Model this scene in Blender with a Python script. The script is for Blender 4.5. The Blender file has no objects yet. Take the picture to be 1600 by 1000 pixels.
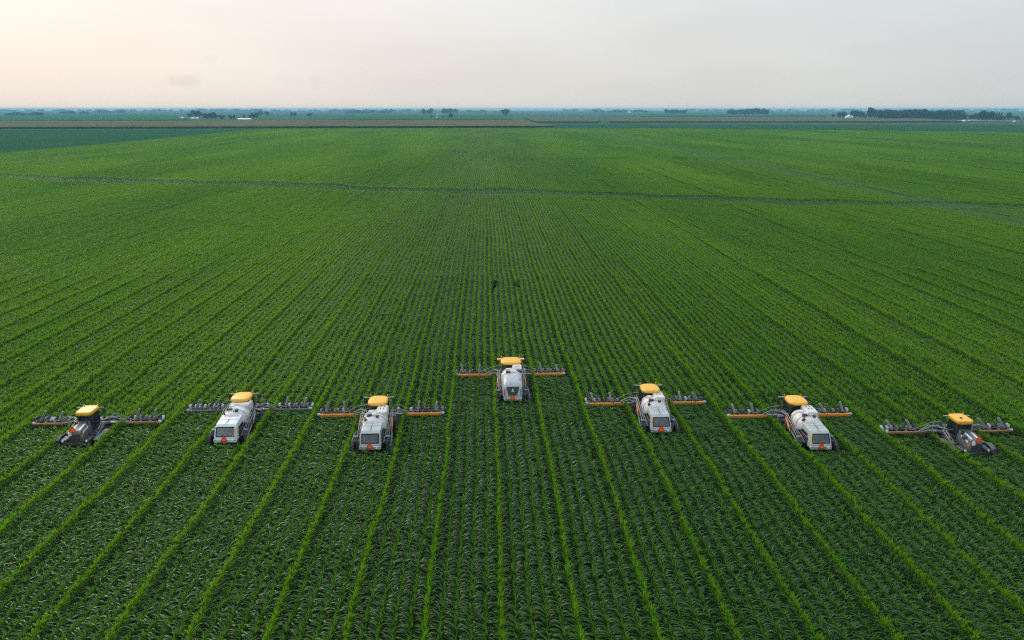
import bpy, bmesh, math, random
import numpy as np
from mathutils import Vector, Matrix, Euler

R = math.radians
random.seed(11)
rng = np.random.default_rng(11)
scene = bpy.context.scene
COL = scene.collection

# ------------------------------------------------------------------ camera
CAM = Vector((0.0, 0.0, 26.6))
F_PX, PITCH, YAW = 1137.0, R(16.185), R(2.08)
cam_data = bpy.data.cameras.new("camera")
cam_data.sensor_width = 36.0
cam_data.lens = F_PX / 1600.0 * 36.0
cam_data.clip_start = 0.5
cam_data.clip_end = 60000.0
cam = bpy.data.objects.new("camera", cam_data)
cam.location = CAM
cam.rotation_euler = (math.pi / 2 - PITCH, 0.0, -YAW)
COL.objects.link(cam)
scene.camera = cam

# ------------------------------------------------------------------ light
SUN_EL, SUN_AZ = R(32.0), R(-42.0)          # azimuth measured from +Y (down the rows), minus = left
world = bpy.data.worlds.new("World")
scene.world = world
world.use_nodes = True
wn, wl = world.node_tree.nodes, world.node_tree.links
wn.clear()
w_out = wn.new("ShaderNodeOutputWorld")
w_bg = wn.new("ShaderNodeBackground")
w_bg.inputs["Strength"].default_value = 0.12
sky = wn.new("ShaderNodeTexSky")
sky.sky_type = 'NISHITA'
sky.sun_disc = False
sky.sun_elevation = SUN_EL
sky.sun_rotation = SUN_AZ
sky.air_density = 1.4
sky.dust_density = 5.0
sky.ozone_density = 1.0
# a high thin overcast lies over the clear sky: an even pale veil, warmer on the side of the sun
w_geo = wn.new("ShaderNodeTexCoord")
w_nrm = wn.new("ShaderNodeVectorMath"); w_nrm.operation = 'NORMALIZE'
wl.new(w_geo.outputs["Generated"], w_nrm.inputs[0])
w_dot = wn.new("ShaderNodeVectorMath"); w_dot.operation = 'DOT_PRODUCT'
wl.new(w_nrm.outputs[0], w_dot.inputs[0])
w_dot.inputs[1].default_value = (math.sin(SUN_AZ), math.cos(SUN_AZ), 0.0)
w_map = wn.new("ShaderNodeMapRange")
w_map.inputs[1].default_value = 0.0; w_map.inputs[2].default_value = 1.0
wl.new(w_dot.outputs["Value"], w_map.inputs[0])
w_ramp = wn.new("ShaderNodeValToRGB")
wl.new(w_map.outputs[0], w_ramp.inputs[0])
VEIL = 1.0 / 0.12
w_ramp.color_ramp.elements[0].color = (0.600, 0.618, 0.610, 1)
w_ramp.color_ramp.elements[1].color = (0.860, 0.755, 0.675, 1)
w_ramp.color_ramp.elements[0].position = 0.15
w_ramp.color_ramp.elements[1].position = 1.0
w_e = w_ramp.color_ramp.elements.new(0.72); w_e.color = (0.715, 0.695, 0.650, 1)
# an overcast veil brightens and whitens steadily from the horizon up
w_sep = wn.new("ShaderNodeSeparateXYZ"); wl.new(w_nrm.outputs[0], w_sep.inputs[0])
w_up = wn.new("ShaderNodeMapRange")
w_up.inputs[1].default_value = 0.0; w_up.inputs[2].default_value = 0.6
wl.new(w_sep.outputs["Z"], w_up.inputs[0])
w_gain = wn.new("ShaderNodeMix"); w_gain.data_type = 'RGBA'
wl.new(w_up.outputs[0], w_gain.inputs[0])
w_gain.inputs[6].default_value = (1.0, 1.0, 1.0, 1); w_gain.inputs[7].default_value = (1.38, 1.58, 1.90, 1)
w_top = wn.new("ShaderNodeVectorMath"); w_top.operation = 'MULTIPLY'
wl.new(w_ramp.outputs[0], w_top.inputs[0]); wl.new(w_gain.outputs[2], w_top.inputs[1])
# soft uneven cloud in the veil
w_noise = wn.new("ShaderNodeTexNoise")
w_noise.inputs["Scale"].default_value = 3.0
w_noise.inputs["Detail"].default_value = 5.0
w_nmap = wn.new("ShaderNodeMapping")
w_nmap.inputs["Scale"].default_value = (1.0, 1.0, 4.0)
wl.new(w_nrm.outputs[0], w_nmap.inputs[0]); wl.new(w_nmap.outputs[0], w_noise.inputs["Vector"])
w_nr = wn.new("ShaderNodeMapRange")
w_nr.inputs[1].default_value = 0.3; w_nr.inputs[2].default_value = 0.7
w_nr.inputs[3].default_value = 0.95; w_nr.inputs[4].default_value = 1.04
wl.new(w_noise.outputs["Fac"], w_nr.inputs[0])
w_sc = wn.new("ShaderNodeVectorMath"); w_sc.operation = 'SCALE'
wl.new(w_top.outputs[0], w_sc.inputs[0]); wl.new(w_nr.outputs[0], w_sc.inputs["Scale"])
# a few small ragged wisps hang low on the left
def wisp(src, px, py, w, h, amt):
    d = (Euler((math.pi / 2 - PITCH, 0.0, -YAW)).to_matrix() @ Vector((px - 800.0, 500.0 - py, -F_PX))).normalized()
    right = Vector((d.y, -d.x, 0)).normalized(); up = right.cross(d).normalized()
    tot = None
    for ax, ww in ((right, w / F_PX), (up, h / F_PX)):
        q = wn.new("ShaderNodeVectorMath"); q.operation = 'DOT_PRODUCT'
        wl.new(w_nrm.outputs[0], q.inputs[0]); q.inputs[1].default_value = ax / ww
        o_ = wn.new("ShaderNodeMath"); o_.operation = 'SUBTRACT'; wl.new(q.outputs["Value"], o_.inputs[0]); o_.inputs[1].default_value = d.dot(ax) / ww
        p2 = wn.new("ShaderNodeMath"); p2.operation = 'POWER'; wl.new(o_.outputs[0], p2.inputs[0]); p2.inputs[1].default_value = 2.0
        if tot is None: tot = p2.outputs[0]
        else:
            a_ = wn.new("ShaderNodeMath"); a_.operation = 'ADD'; wl.new(tot, a_.inputs[0]); wl.new(p2.outputs[0], a_.inputs[1]); tot = a_.outputs[0]
    nz = wn.new("ShaderNodeTexNoise"); nz.inputs["Scale"].default_value = 60.0; nz.inputs["Detail"].default_value = 5.0
    wl.new(w_nrm.outputs[0], nz.inputs["Vector"])
    a_ = wn.new("ShaderNodeMath"); a_.operation = 'MULTIPLY_ADD'; wl.new(nz.outputs["Fac"], a_.inputs[0]); a_.inputs[1].default_value = -3.0; wl.new(tot, a_.inputs[2])
    mr = wn.new("ShaderNodeMapRange"); mr.interpolation_type = 'SMOOTHSTEP'
    mr.inputs[1].default_value = -1.6; mr.inputs[2].default_value = -0.2; mr.inputs[3].default_value = 1 - amt; mr.inputs[4].default_value = 1.0
    wl.new(a_.outputs[0], mr.inputs[0])
    v = wn.new("ShaderNodeVectorMath"); v.operation = 'SCALE'; wl.new(src, v.inputs[0]); wl.new(mr.outputs[0], v.inputs["Scale"])
    return v.outputs[0]
w_cl = w_sc.outputs[0]
for a_ in ((286, 126, 22, 11, 0.09), (328, 92, 13, 8, 0.05), (455, 124, 22, 9, 0.025), (492, 128, 8, 12, 0.045)):
    w_cl = wisp(w_cl, *a_)
w_k = wn.new("ShaderNodeVectorMath"); w_k.operation = 'SCALE'
wl.new(w_cl, w_k.inputs[0]); w_k.inputs["Scale"].default_value = VEIL
w_mix = wn.new("ShaderNodeMix"); w_mix.data_type = 'RGBA'
w_mix.inputs[0].default_value = 0.93
wl.new(sky.outputs[0], w_mix.inputs[6]); wl.new(w_k.outputs[0], w_mix.inputs[7])
wl.new(w_mix.outputs[2], w_bg.inputs["Color"])
wl.new(w_bg.outputs[0], w_out.inputs["Surface"])

sun_data = bpy.data.lights.new("sun", 'SUN')
sun_data.energy = 1.5
sun_data.angle = R(38.0)
sun_data.color = (1.0, 0.90, 0.76)
sun = bpy.data.objects.new("sun", sun_data)
sd = Vector((math.sin(SUN_AZ) * math.cos(SUN_EL), math.cos(SUN_AZ) * math.cos(SUN_EL), math.sin(SUN_EL)))
sun.rotation_euler = sd.to_track_quat('Z', 'Y').to_euler()
sun.location = (-200, 200, 300)
COL.objects.link(sun)

vs = scene.view_settings
vs.view_transform = 'Standard'; vs.look = 'None'; vs.exposure = 0.12; vs.gamma = 1.0
vs.use_curve_mapping = False
scene.render.engine = 'CYCLES'
cy = scene.cycles
cy.max_bounces = 5; cy.diffuse_bounces = 2; cy.glossy_bounces = 2
cy.transmission_bounces = 3; cy.transparent_max_bounces = 4; cy.volume_bounces = 0
cy.caustics_reflective = False; cy.caustics_refractive = False
cy.use_denoising = False
cy.filter_width = 1.2
cy.sample_clamp_indirect = 3.0
cy.sample_clamp_direct = 1.6

# ------------------------------------------------------------------ picture -> ground
_e = Euler((math.pi / 2 - PITCH, 0.0, -YAW)).to_matrix()
def at(px, py, z=0.0):
    """the place on the level z that the photograph shows at pixel (px, py)"""
    d = _e @ Vector((px - 800.0, 500.0 - py, -F_PX))
    t = (z - CAM.z) / d.z
    return CAM + d * t

# ------------------------------------------------------------------ materials
def mat(name, col, rough=0.6, metal=0.0, spec=0.5, var=0.0, vscale=6.0, dirt=None, dirt_amt=0.0, coat=0.0):
    m = bpy.data.materials.new(name); m.use_nodes = True
    n, l = m.node_tree.nodes, m.node_tree.links
    b = n["Principled BSDF"]
    b.inputs["Base Color"].default_value = (*col, 1)
    b.inputs["Roughness"].default_value = rough
    b.inputs["Metallic"].default_value = metal
    b.inputs["Specular IOR Level"].default_value = spec
    b.inputs["Coat Weight"].default_value = coat
    if var > 0 or dirt is not None:
        tc = n.new("ShaderNodeTexCoord")
        ns = n.new("ShaderNodeTexNoise"); ns.inputs["Scale"].default_value = vscale
        ns.inputs["Detail"].default_value = 6.0
        l.new(tc.outputs["Object"], ns.inputs["Vector"])
        mr = n.new("ShaderNodeMapRange")
        mr.inputs[1].default_value = 0.3; mr.inputs[2].default_value = 0.7
        l.new(ns.outputs["Fac"], mr.inputs[0])
        mx = n.new("ShaderNodeMix"); mx.data_type = 'RGBA'
        mx.inputs[6].default_value = (*[c * (1 - var) for c in col], 1)
        mx.inputs[7].default_value = (*[min(1, c * (1 + var)) for c in col], 1)
        l.new(mr.outputs[0], mx.inputs[0])
        src = mx.outputs[2]
        if dirt is not None:
            n2 = n.new("ShaderNodeTexNoise"); n2.inputs["Scale"].default_value = vscale * 0.45
            n2.inputs["Detail"].default_value = 8.0; n2.inputs["Roughness"].default_value = 0.65
            l.new(tc.outputs["Object"], n2.inputs["Vector"])
            m2 = n.new("ShaderNodeMapRange")
            m2.inputs[1].default_value = 0.42; m2.inputs[2].default_value = 0.72
            m2.inputs[4].default_value = dirt_amt
            l.new(n2.outputs["Fac"], m2.inputs[0])
            mx2 = n.new("ShaderNodeMix"); mx2.data_type = 'RGBA'
            l.new(m2.outputs[0], mx2.inputs[0]); l.new(src, mx2.inputs[6])
            mx2.inputs[7].default_value = (*dirt, 1)
            src = mx2.outputs[2]
        l.new(src, b.inputs["Base Color"])
    return m

DUST = (0.22, 0.17, 0.11)
M = {}
M['yellow'] = mat("roof yellow paint", (0.86, 0.43, 0.02), 0.40, var=0.04, dirt=DUST, dirt_amt=0.07, coat=0.2)
M['white'] = mat("white tank plastic", (0.66, 0.63, 0.59), 0.45, var=0.06, dirt=DUST, dirt_amt=0.38)
M['hood'] = mat("light grey hood paint", (0.42, 0.46, 0.46), 0.32, var=0.08, dirt=DUST, dirt_amt=0.42, coat=0.2)
M['hoodw'] = mat("pale hood paint", (0.62, 0.66, 0.67), 0.32, var=0.06, dirt=DUST, dirt_amt=0.35, coat=0.2)
M['dark'] = mat("black steel", (0.028, 0.03, 0.032), 0.5, var=0.3, dirt=DUST, dirt_amt=0.25)
M['grey'] = mat("dark grey paint", (0.10, 0.115, 0.12), 0.42, var=0.15, dirt=DUST, dirt_amt=0.25)
M['steel'] = mat("galvanised steel", (0.24, 0.25, 0.25), 0.38, metal=0.35, var=0.15, dirt=DUST, dirt_amt=0.25)
M['pale'] = mat("pale grey plastic", (0.44, 0.46, 0.46), 0.45, var=0.25, dirt=DUST, dirt_amt=0.25)
M['orange'] = mat("orange beam paint", (0.72, 0.27, 0.015), 0.45, var=0.12, vscale=4, dirt=(0.13, 0.06, 0.02), dirt_amt=0.45)
M['rust'] = mat("worn orange beam paint", (0.34, 0.15, 0.06), 0.55, var=0.2, vscale=5, dirt=(0.10, 0.06, 0.04), dirt_amt=0.6)
M['rubber'] = mat("dusty tyre rubber", (0.025, 0.024, 0.023), 0.85, var=0.2, dirt=(0.13, 0.10, 0.07), dirt_amt=0.65)
M['grille'] = mat("grille mesh", (0.014, 0.011, 0.010), 0.7, spec=0.2, var=0.2, dirt=(0.055, 0.036, 0.024), dirt_amt=0.6)
M['glass'] = mat("tinted cab glass", (0.012, 0.018, 0.02), 0.06, spec=0.8)
M['red'] = mat("sign red border", (0.75, 0.05, 0.015), 0.4)
M['fluo'] = mat("sign fluorescent orange", (1.0, 0.20, 0.02), 0.5)
M['lamp'] = mat("lamp lens", (0.85, 0.85, 0.82), 0.15)
M['redlamp'] = mat("red lamp lens", (0.5, 0.02, 0.015), 0.2)
M['amber'] = mat("amber beacon", (0.9, 0.25, 0.01), 0.2)
M['seat'] = mat("seat fabric", (0.45, 0.06, 0.025), 0.8)
M['decal'] = mat("white decal", (0.75, 0.75, 0.72), 0.5, dirt=DUST, dirt_amt=0.2)

def field_coords(n, l):
    g = n.new("ShaderNodeNewGeometry")
    return g.outputs["Position"]

def leaf_mat(name, colA, colB, rough, trans, spec=0.5, strip=0.0, hi=None):
    """a maize leaf: glossy skin, some light passes through; tint differs from plant to plant and patch to patch"""
    m = bpy.data.materials.new(name); m.use_nodes = True
    n, l = m.node_tree.nodes, m.node_tree.links
    b = n["Principled BSDF"]; out = n["Material Output"]
    at_ = n.new("ShaderNodeAttribute"); at_.attribute_name = "tint"
    pos = field_coords(n, l)
    mp = n.new("ShaderNodeMapping"); mp.inputs["Scale"].default_value = (0.028, 0.005, 0.0)
    l.new(pos, mp.inputs[0])
    ns = n.new("ShaderNodeTexNoise"); ns.inputs["Scale"].default_value = 1.0; ns.inputs["Detail"].default_value = 4.0
    l.new(mp.outputs[0], ns.inputs["Vector"])
    ad = n.new("ShaderNodeMath"); ad.operation = 'MULTIPLY_ADD'
    l.new(ns.outputs["Fac"], ad.inputs[0]); ad.inputs[1].default_value = 3.2; ad.inputs[2].default_value = -1.6
    a2 = n.new("ShaderNodeMath"); a2.operation = 'ADD'; a2.use_clamp = True
    l.new(at_.outputs["Fac"], a2.inputs[0]); l.new(ad.outputs[0], a2.inputs[1])
    mx = n.new("ShaderNodeMix"); mx.data_type = 'RGBA'
    mx.inputs[6].default_value = (*colA, 1); mx.inputs[7].default_value = (*colB, 1)
    l.new(a2.outputs[0], mx.inputs[0])
    src = mx.outputs[2]
    # a strip of a bluer variety runs down the rows on the right
    sx = n.new("ShaderNodeSeparateXYZ"); l.new(pos, sx.inputs[0])
    d = n.new("ShaderNodeMath"); d.operation = 'SUBTRACT'; l.new(sx.outputs["X"], d.inputs[0]); d.inputs[1].default_value = 124.0
    ab = n.new("ShaderNodeMath"); ab.operation = 'ABSOLUTE'; l.new(d.outputs[0], ab.inputs[0])
    st = n.new("ShaderNodeMapRange"); st.inputs[1].default_value = 3.0; st.inputs[2].default_value = 10.0
    st.inputs[3].default_value = 0.7; st.inputs[4].default_value = 0.0
    l.new(ab.outputs[0], st.inputs[0])
    mb = n.new("ShaderNodeMix"); mb.data_type = 'RGBA'
    l.new(st.outputs[0], mb.inputs[0]); l.new(src, mb.inputs[6])
    mb.inputs[7].default_value = (0.10, 0.20, 0.085, 1)
    src = mb.outputs[2]
    l.new(src, b.inputs["Base Color"])
    b.inputs["Roughness"].default_value = rough
    b.inputs["Specular IOR Level"].default_value = spec
    tr = n.new("ShaderNodeBsdfTranslucent")
    br = n.new("ShaderNodeMix"); br.data_type = 'RGBA'; br.blend_type = 'MULTIPLY'; br.inputs[0].default_value = 1.0
    l.new(src, br.inputs[6]); br.inputs[7].default_value = (1.4, 1.5, 0.7, 1)
    l.new(br.outputs[2], tr.inputs["Color"])
    ms = n.new("ShaderNodeMixShader"); ms.inputs[0].default_value = trans
    l.new(b.outputs[0], ms.inputs[1]); l.new(tr.outputs[0], ms.inputs[2])
    l.new(ms.outputs[0], out.inputs["Surface"])
    return m

M['leaf'] = leaf_mat("seed maize leaf", (0.022, 0.088, 0.005), (0.058, 0.144, 0.008), 0.28, 0.28, 0.36)
M['whorl'] = leaf_mat("seed maize young leaf", (0.076, 0.200, 0.006), (0.145, 0.290, 0.009), 0.5, 0.42, 0.2)
M['cutwhorl'] = leaf_mat("topped maize upper leaf", (0.058, 0.165, 0.008), (0.100, 0.215, 0.010), 0.45, 0.35, 0.25)
M['male'] = leaf_mat("pollen row leaf", (0.085, 0.215, 0.003), (0.160, 0.300, 0.004), 0.5, 0.45, 0.2)
M['stalk'] = leaf_mat("maize stalk", (0.07, 0.12, 0.03), (0.10, 0.14, 0.04), 0.6, 0.0, 0.3)

def ground_mat(name, colA, colB, scale=(0.01, 0.01, 0.01), fine=0.0):
    m = bpy.data.materials.new(name); m.use_nodes = True
    n, l = m.node_tree.nodes, m.node_tree.links
    b = n["Principled BSDF"]; b.inputs["Roughness"].default_value = 0.9; b.inputs["Specular IOR Level"].default_value = 0.0
    pos = field_coords(n, l)
    mp = n.new("ShaderNodeMapping"); mp.inputs["Scale"].default_value = scale; l.new(pos, mp.inputs[0])
    ns = n.new("ShaderNodeTexNoise"); ns.inputs["Scale"].default_value = 1.0; ns.inputs["Detail"].default_value = 7.0
    ns.inputs["Roughness"].default_value = 0.6
    l.new(mp.outputs[0], ns.inputs["Vector"])
    mr = n.new("ShaderNodeMapRange"); mr.inputs[1].default_value = 0.3; mr.inputs[2].default_value = 0.7
    l.new(ns.outputs["Fac"], mr.inputs[0])
    mx = n.new("ShaderNodeMix"); mx.data_type = 'RGBA'
    mx.inputs[6].default_value = (*colA, 1); mx.inputs[7].default_value = (*colB, 1)
    l.new(mr.outputs[0], mx.inputs[0]); l.new(mx.outputs[2], b.inputs["Base Color"])
    return m

M['soil'] = ground_mat("dark field soil", (0.010, 0.009, 0.006), (0.022, 0.018, 0.011), (1.2, 0.4, 1))
M['plain'] = ground_mat("far farmland", (0.035, 0.085, 0.040), (0.085, 0.115, 0.060), (0.0012, 0.004, 1))
M['soy'] = ground_mat("low bean crop", (0.026, 0.080, 0.034), (0.034, 0.092, 0.040), (0.02, 0.008, 1))
M['tassel'] = ground_mat("tasselled maize tops", (0.085, 0.095, 0.035), (0.15, 0.125, 0.052), (0.004, 0.006, 1))
M['tassel2'] = ground_mat("grey tasselled maize tops", (0.085, 0.10, 0.045), (0.12, 0.115, 0.06), (0.006, 0.004, 1))
M['farcorn'] = ground_mat("far green maize", (0.035, 0.095, 0.035), (0.05, 0.12, 0.04), (0.02, 0.004, 1))
M['wallcorn'] = ground_mat("maize stand side", (0.02, 0.05, 0.012), (0.035, 0.075, 0.016), (0.5, 0.5, 1.5))
M['road'] = ground_mat("pale gravel road", (0.28, 0.26, 0.22), (0.36, 0.33, 0.28), (0.2, 0.2, 1))
M['crown'] = leaf_mat("tree leaves", (0.016, 0.045, 0.012), (0.035, 0.075, 0.020), 0.6, 0.2, 0.3)
M['conifer'] = leaf_mat("conifer needles", (0.012, 0.035, 0.014), (0.022, 0.05, 0.018), 0.7, 0.1, 0.3)
M['bark'] = mat("tree bark", (0.08, 0.06, 0.045), 0.9, var=0.2)
M['wallw'] = mat("white boarding", (0.80, 0.80, 0.78), 0.6, var=0.04)
M['walls'] = mat("pale shed wall", (0.62, 0.62, 0.58), 0.6, var=0.05)
M['roofg'] = mat("grey metal roof", (0.55, 0.57, 0.58), 0.4, var=0.08)
M['roofw'] = mat("white metal roof", (0.80, 0.81, 0.82), 0.4, var=0.05)
M['roofd'] = mat("dark shingle roof", (0.12, 0.11, 0.11), 0.8, var=0.15)
M['roofr'] = mat("reddish roof", (0.35, 0.19, 0.13), 0.7, var=0.1)
M['pane'] = mat("window pane", (0.03, 0.04, 0.05), 0.1)

# ------------------------------------------------------------------ mesh helpers
def obj(name, me, parent=None, m=None):
    o = bpy.data.objects.new(name, me)
    COL.objects.link(o)
    if parent is not None:
        o.parent = parent
    if m is not None and not me.materials:
        me.materials.append(m)
    return o

def tag(o, label=None, cat=None, group=None, kind=None):
    if label: o["label"] = label
    if cat: o["category"] = cat
    if group: o["group"] = group
    if kind: o["kind"] = kind
    return o

def empty(name, loc, rz=0.0):
    o = bpy.data.objects.new(name, None)
    o.empty_display_size = 0.5
    o.location = loc; o.rotation_euler = (0, 0, rz)
    COL.objects.link(o)
    return o

class MB:
    def __init__(s): s.v, s.f, s.sm = [], [], []
    def add(s, vs_, fs, smooth=False):
        b = len(s.v); s.v += [tuple(p) for p in vs_]
        s.f += [tuple(i + b for i in f) for f in fs]; s.sm += [smooth] * len(fs)
        return s
    def box(s, x0, x1, y0, y1, z0, z1, c=0.0, T=None):
        """box with chamfered edges c"""
        if c <= 0:
            p = [(x, y, z) for x in (x0, x1) for y in (y0, y1) for z in (z0, z1)]
            fs = [(0, 1, 3, 2), (4, 6, 7, 5), (0, 4, 5, 1), (2, 3, 7, 6), (0, 2, 6, 4), (1, 5, 7, 3)]
            if T: p = [T @ Vector(q) for q in p]
            return s.add(p, fs)
        bm = bmesh.new()
        for x in (x0, x1):
            for y in (y0, y1):
                for z in (z0, z1):
                    sx = 1 if x == x0 else -1; sy = 1 if y == y0 else -1; sz = 1 if z == z0 else -1
                    for q in ((x, y + sy * c, z + sz * c), (x + sx * c, y, z + sz * c), (x + sx * c, y + sy * c, z)):
                        bm.verts.new(T @ Vector(q) if T else q)
        bmesh.ops.convex_hull(bm, input=bm.verts)
        bm.verts.index_update()
        s.add([v.co for v in bm.verts], [[v.index for v in f.verts] for f in bm.faces])
        bm.free(); return s
    def hull(s, pts, smooth=False):
        bm = bmesh.new()
        for p in pts: bm.verts.new(p)
        r = bmesh.ops.convex_hull(bm, input=bm.verts)
        bm.verts.index_update()
        s.add([v.co for v in bm.verts], [[v.index for v in f.verts] for f in bm.faces], smooth)
        bm.free(); return s
    def loft(s, rings, smooth=True, caps=True):
        n = len(rings[0]); vs_ = [p for r in rings for p in r]; fs = []
        for i in range(len(rings) - 1):
            for k in range(n):
                a, b = i * n + k, i * n + (k + 1) % n
                fs.append((a, b, b + n, a + n))
        s.add(vs_, fs, smooth)
        if caps:
            s.add(rings[0], [tuple(range(n))[::-1]]); s.add(rings[-1], [tuple(range(n))])
        return s
    def cyl(s, a, b, r, r2=None, n=12, caps=True):
        a, b = Vector(a), Vector(b); d = (b - a).normalized()
        u = d.orthogonal().normalized(); w = d.cross(u); r2 = r if r2 is None else r2
        rings = [[p + (u * math.cos(2 * math.pi * k / n) + w * math.sin(2 * math.pi * k / n)) * q for k in range(n)]
                 for p, q in ((a, r), (b, r2))]
        return s.loft(rings, True, caps)
    def tube(s, pts, r, n=7):
        pts = [Vector(p) for p in pts]; rings = []
        u = None
        for i, p in enumerate(pts):
            d = (pts[min(i + 1, len(pts) - 1)] - pts[max(i - 1, 0)]).normalized()
            u = d.orthogonal().normalized() if u is None else (u - d * u.dot(d)).normalized()
            w = d.cross(u)
            rings.append([p + (u * math.cos(2 * math.pi * k / n) + w * math.sin(2 * math.pi * k / n)) * r for k in range(n)])
        return s.loft(rings, True, True)
    def lathe(s, prof, axis='x', n=28, c=(0, 0, 0)):
        """prof: (radius, along) pairs; closed ring profile about the axis"""
        rings = []
        for k in range(n):
            a = 2 * math.pi * k / n
            rings.append([(c[0] + t, c[1] + r * math.cos(a), c[2] + r * math.sin(a)) if axis == 'x' else
                          (c[0] + r * math.cos(a), c[1] + r * math.sin(a), c[2] + t) for r, t in prof])
        m = len(prof); vs_ = [p for r in rings for p in r]; fs = []
        for k in range(n):
            for j in range(m - 1):
                a, b = k * m + j, ((k + 1) % n) * m + j
                fs.append((a, b, b + 1, a + 1))
        return s.add(vs_, fs, True)
    def mesh(s, name):
        me = bpy.data.meshes.new(name)
        me.from_pydata(s.v, [], s.f)
        me.polygons.foreach_set("use_smooth", s.sm)
        me.update(); return me
    def build(s, name, m, parent=None):
        return obj(name, s.mesh(name), parent, m)

def superring(y, cx, cz, hw, hh, e=3.0, n=24):
    """rounded-rectangle section across the machine at y"""
    r = []
    for k in range(n):
        a = 2 * math.pi * k / n
        c, s_ = math.cos(a), math.sin(a)
        r.append((cx + hw * math.copysign(abs(c) ** (2 / e), c), y, cz + hh * math.copysign(abs(s_) ** (2 / e), s_)))
    return r

# ------------------------------------------------------------------ ground and far fields
def sheet(name, pts, z, m, kind="structure"):
    b = MB(); b.add([(p[0], p[1], z) for p in pts], [tuple(range(len(pts)))])
    o = b.build(name, m); tag(o, kind=kind); return o

disc = [(13000 * math.cos(2 * math.pi * k / 72), 13000 * math.sin(2 * math.pi * k / 72)) for k in range(72)]
g = sheet("ground", disc, -0.05, M['plain'])
tag(g, "wide flat farmland reaching to the hazy horizon", "ground")
FAR_EDGE, LEFT_EDGE, RIGHT_EDGE = 985.0, -287.0, 900.0
soil = sheet("field_soil", [(LEFT_EDGE - 2, -30), (RIGHT_EDGE, -30), (RIGHT_EDGE, FAR_EDGE + 3), (LEFT_EDGE - 2, FAR_EDGE + 3)], 0.0, M['soil'])
tag(soil, "dark bare soil between the maize rows", "soil")

def slab(name, pts, h, mtop, label, cat="crop", wob=0.25):
    """a standing crop seen from afar: uneven top, upright sides"""
    pts = [Vector((p[0], p[1], 0)) for p in pts]
    ring = []
    for i, p in enumerate(pts):
        q = pts[(i + 1) % len(pts)]
        k = max(1, int((q - p).length / 14))
        for j in range(k):
            ring.append(p.lerp(q, j / k))
    b = MB()
    n = len(ring)
    top = [(p.x + random.uniform(-1, 1), p.y + random.uniform(-1, 1), h + random.uniform(-wob, wob)) for p in ring]
    bot = [(p.x, p.y, -0.02) for p in ring]
    b.add(bot + top, [(i, (i + 1) % n, n + (i + 1) % n, n + i) for i in range(n)])
    nw = len(b.f)
    b.add(top, [tuple(range(n))])
    me = b.mesh(name)
    me.materials.append(M['wallcorn']); me.materials.append(mtop)
    me.polygons.foreach_set("material_index", [0] * nw + [1])
    o = obj(name, me); tag(o, label, cat, kind="stuff"); return o

def gp(px, py, z=0.0):
    p = at(px, py, z); return (p.x, p.y)

def far_edge(x):
    return FAR_EDGE if x < 230 else FAR_EDGE - (x - 230) * 0.50

slab("bean_crop", [(LEFT_EDGE - 5, 250), (LEFT_EDGE - 5, 996), (-1500, 996), (-1500, 250)], 0.7, M['soy'],
     "smooth blue-green bean field left of the maize", wob=0.08)
slab("bean_crop", [(70, 990), (228, 990), (900, far_edge(900) + 5), (1700, 640), (1700, 1282), (70, 1282)], 0.6, M['soy'],
     "blue-green bean field behind the maize on the right", wob=0.08)
slab("tasselled_corn", [(-1500, 1004), gp(866, 199.4), gp(814, 189.2), (-2400, 1440)], 2.7, M['tassel'],
     "tan tasselled maize field beyond the green maize")
slab("tasselled_corn", [gp(836, 191.8), gp(936, 191.8), gp(934, 185), gp(820, 185)], 2.7, M['tassel2'],
     "small grey-brown maize field right of the lone round tree")
slab("tasselled_corn", [gp(952, 191.8), gp(1502, 191.5), gp(1440, 186.5), gp(1250, 183.6), gp(955, 184)], 2.7, M['tassel2'],
     "long grey-brown maize field in front of the white farmhouse")
slab("green_corn", [gp(520, 188.6), gp(800, 188.2), gp(770, 181), gp(560, 182)], 2.4, M['farcorn'],
     "teal-green maize field around the central farmstead")
slab("green_corn", [gp(-60, 191), gp(300, 188.6), gp(260, 180), gp(-60, 181)], 2.4, M['farcorn'],
     "teal-green maize field at the far left")
slab("green_corn", [gp(1000, 182.8), gp(1290, 182), gp(1220, 177), gp(1010, 178)], 2.4, M['farcorn'],
     "teal-green maize field left of the long wood")
rd = sheet("road", [gp(1495, 189.3), gp(1640, 190.5), gp(1640, 189.7), gp(1495, 188.6)], 0.75, M['road'])
tag(rd, "pale farm lane by the conifers", "road")

# ------------------------------------------------------------------ maize
ROW, PER = 0.762, 3.81
MALE0 = 0.57                                   # a pollen row stands at MALE0 + k * PER
N_FEM = 4
MACHINE_X0, STRIP = 2.475, 11.43

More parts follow.
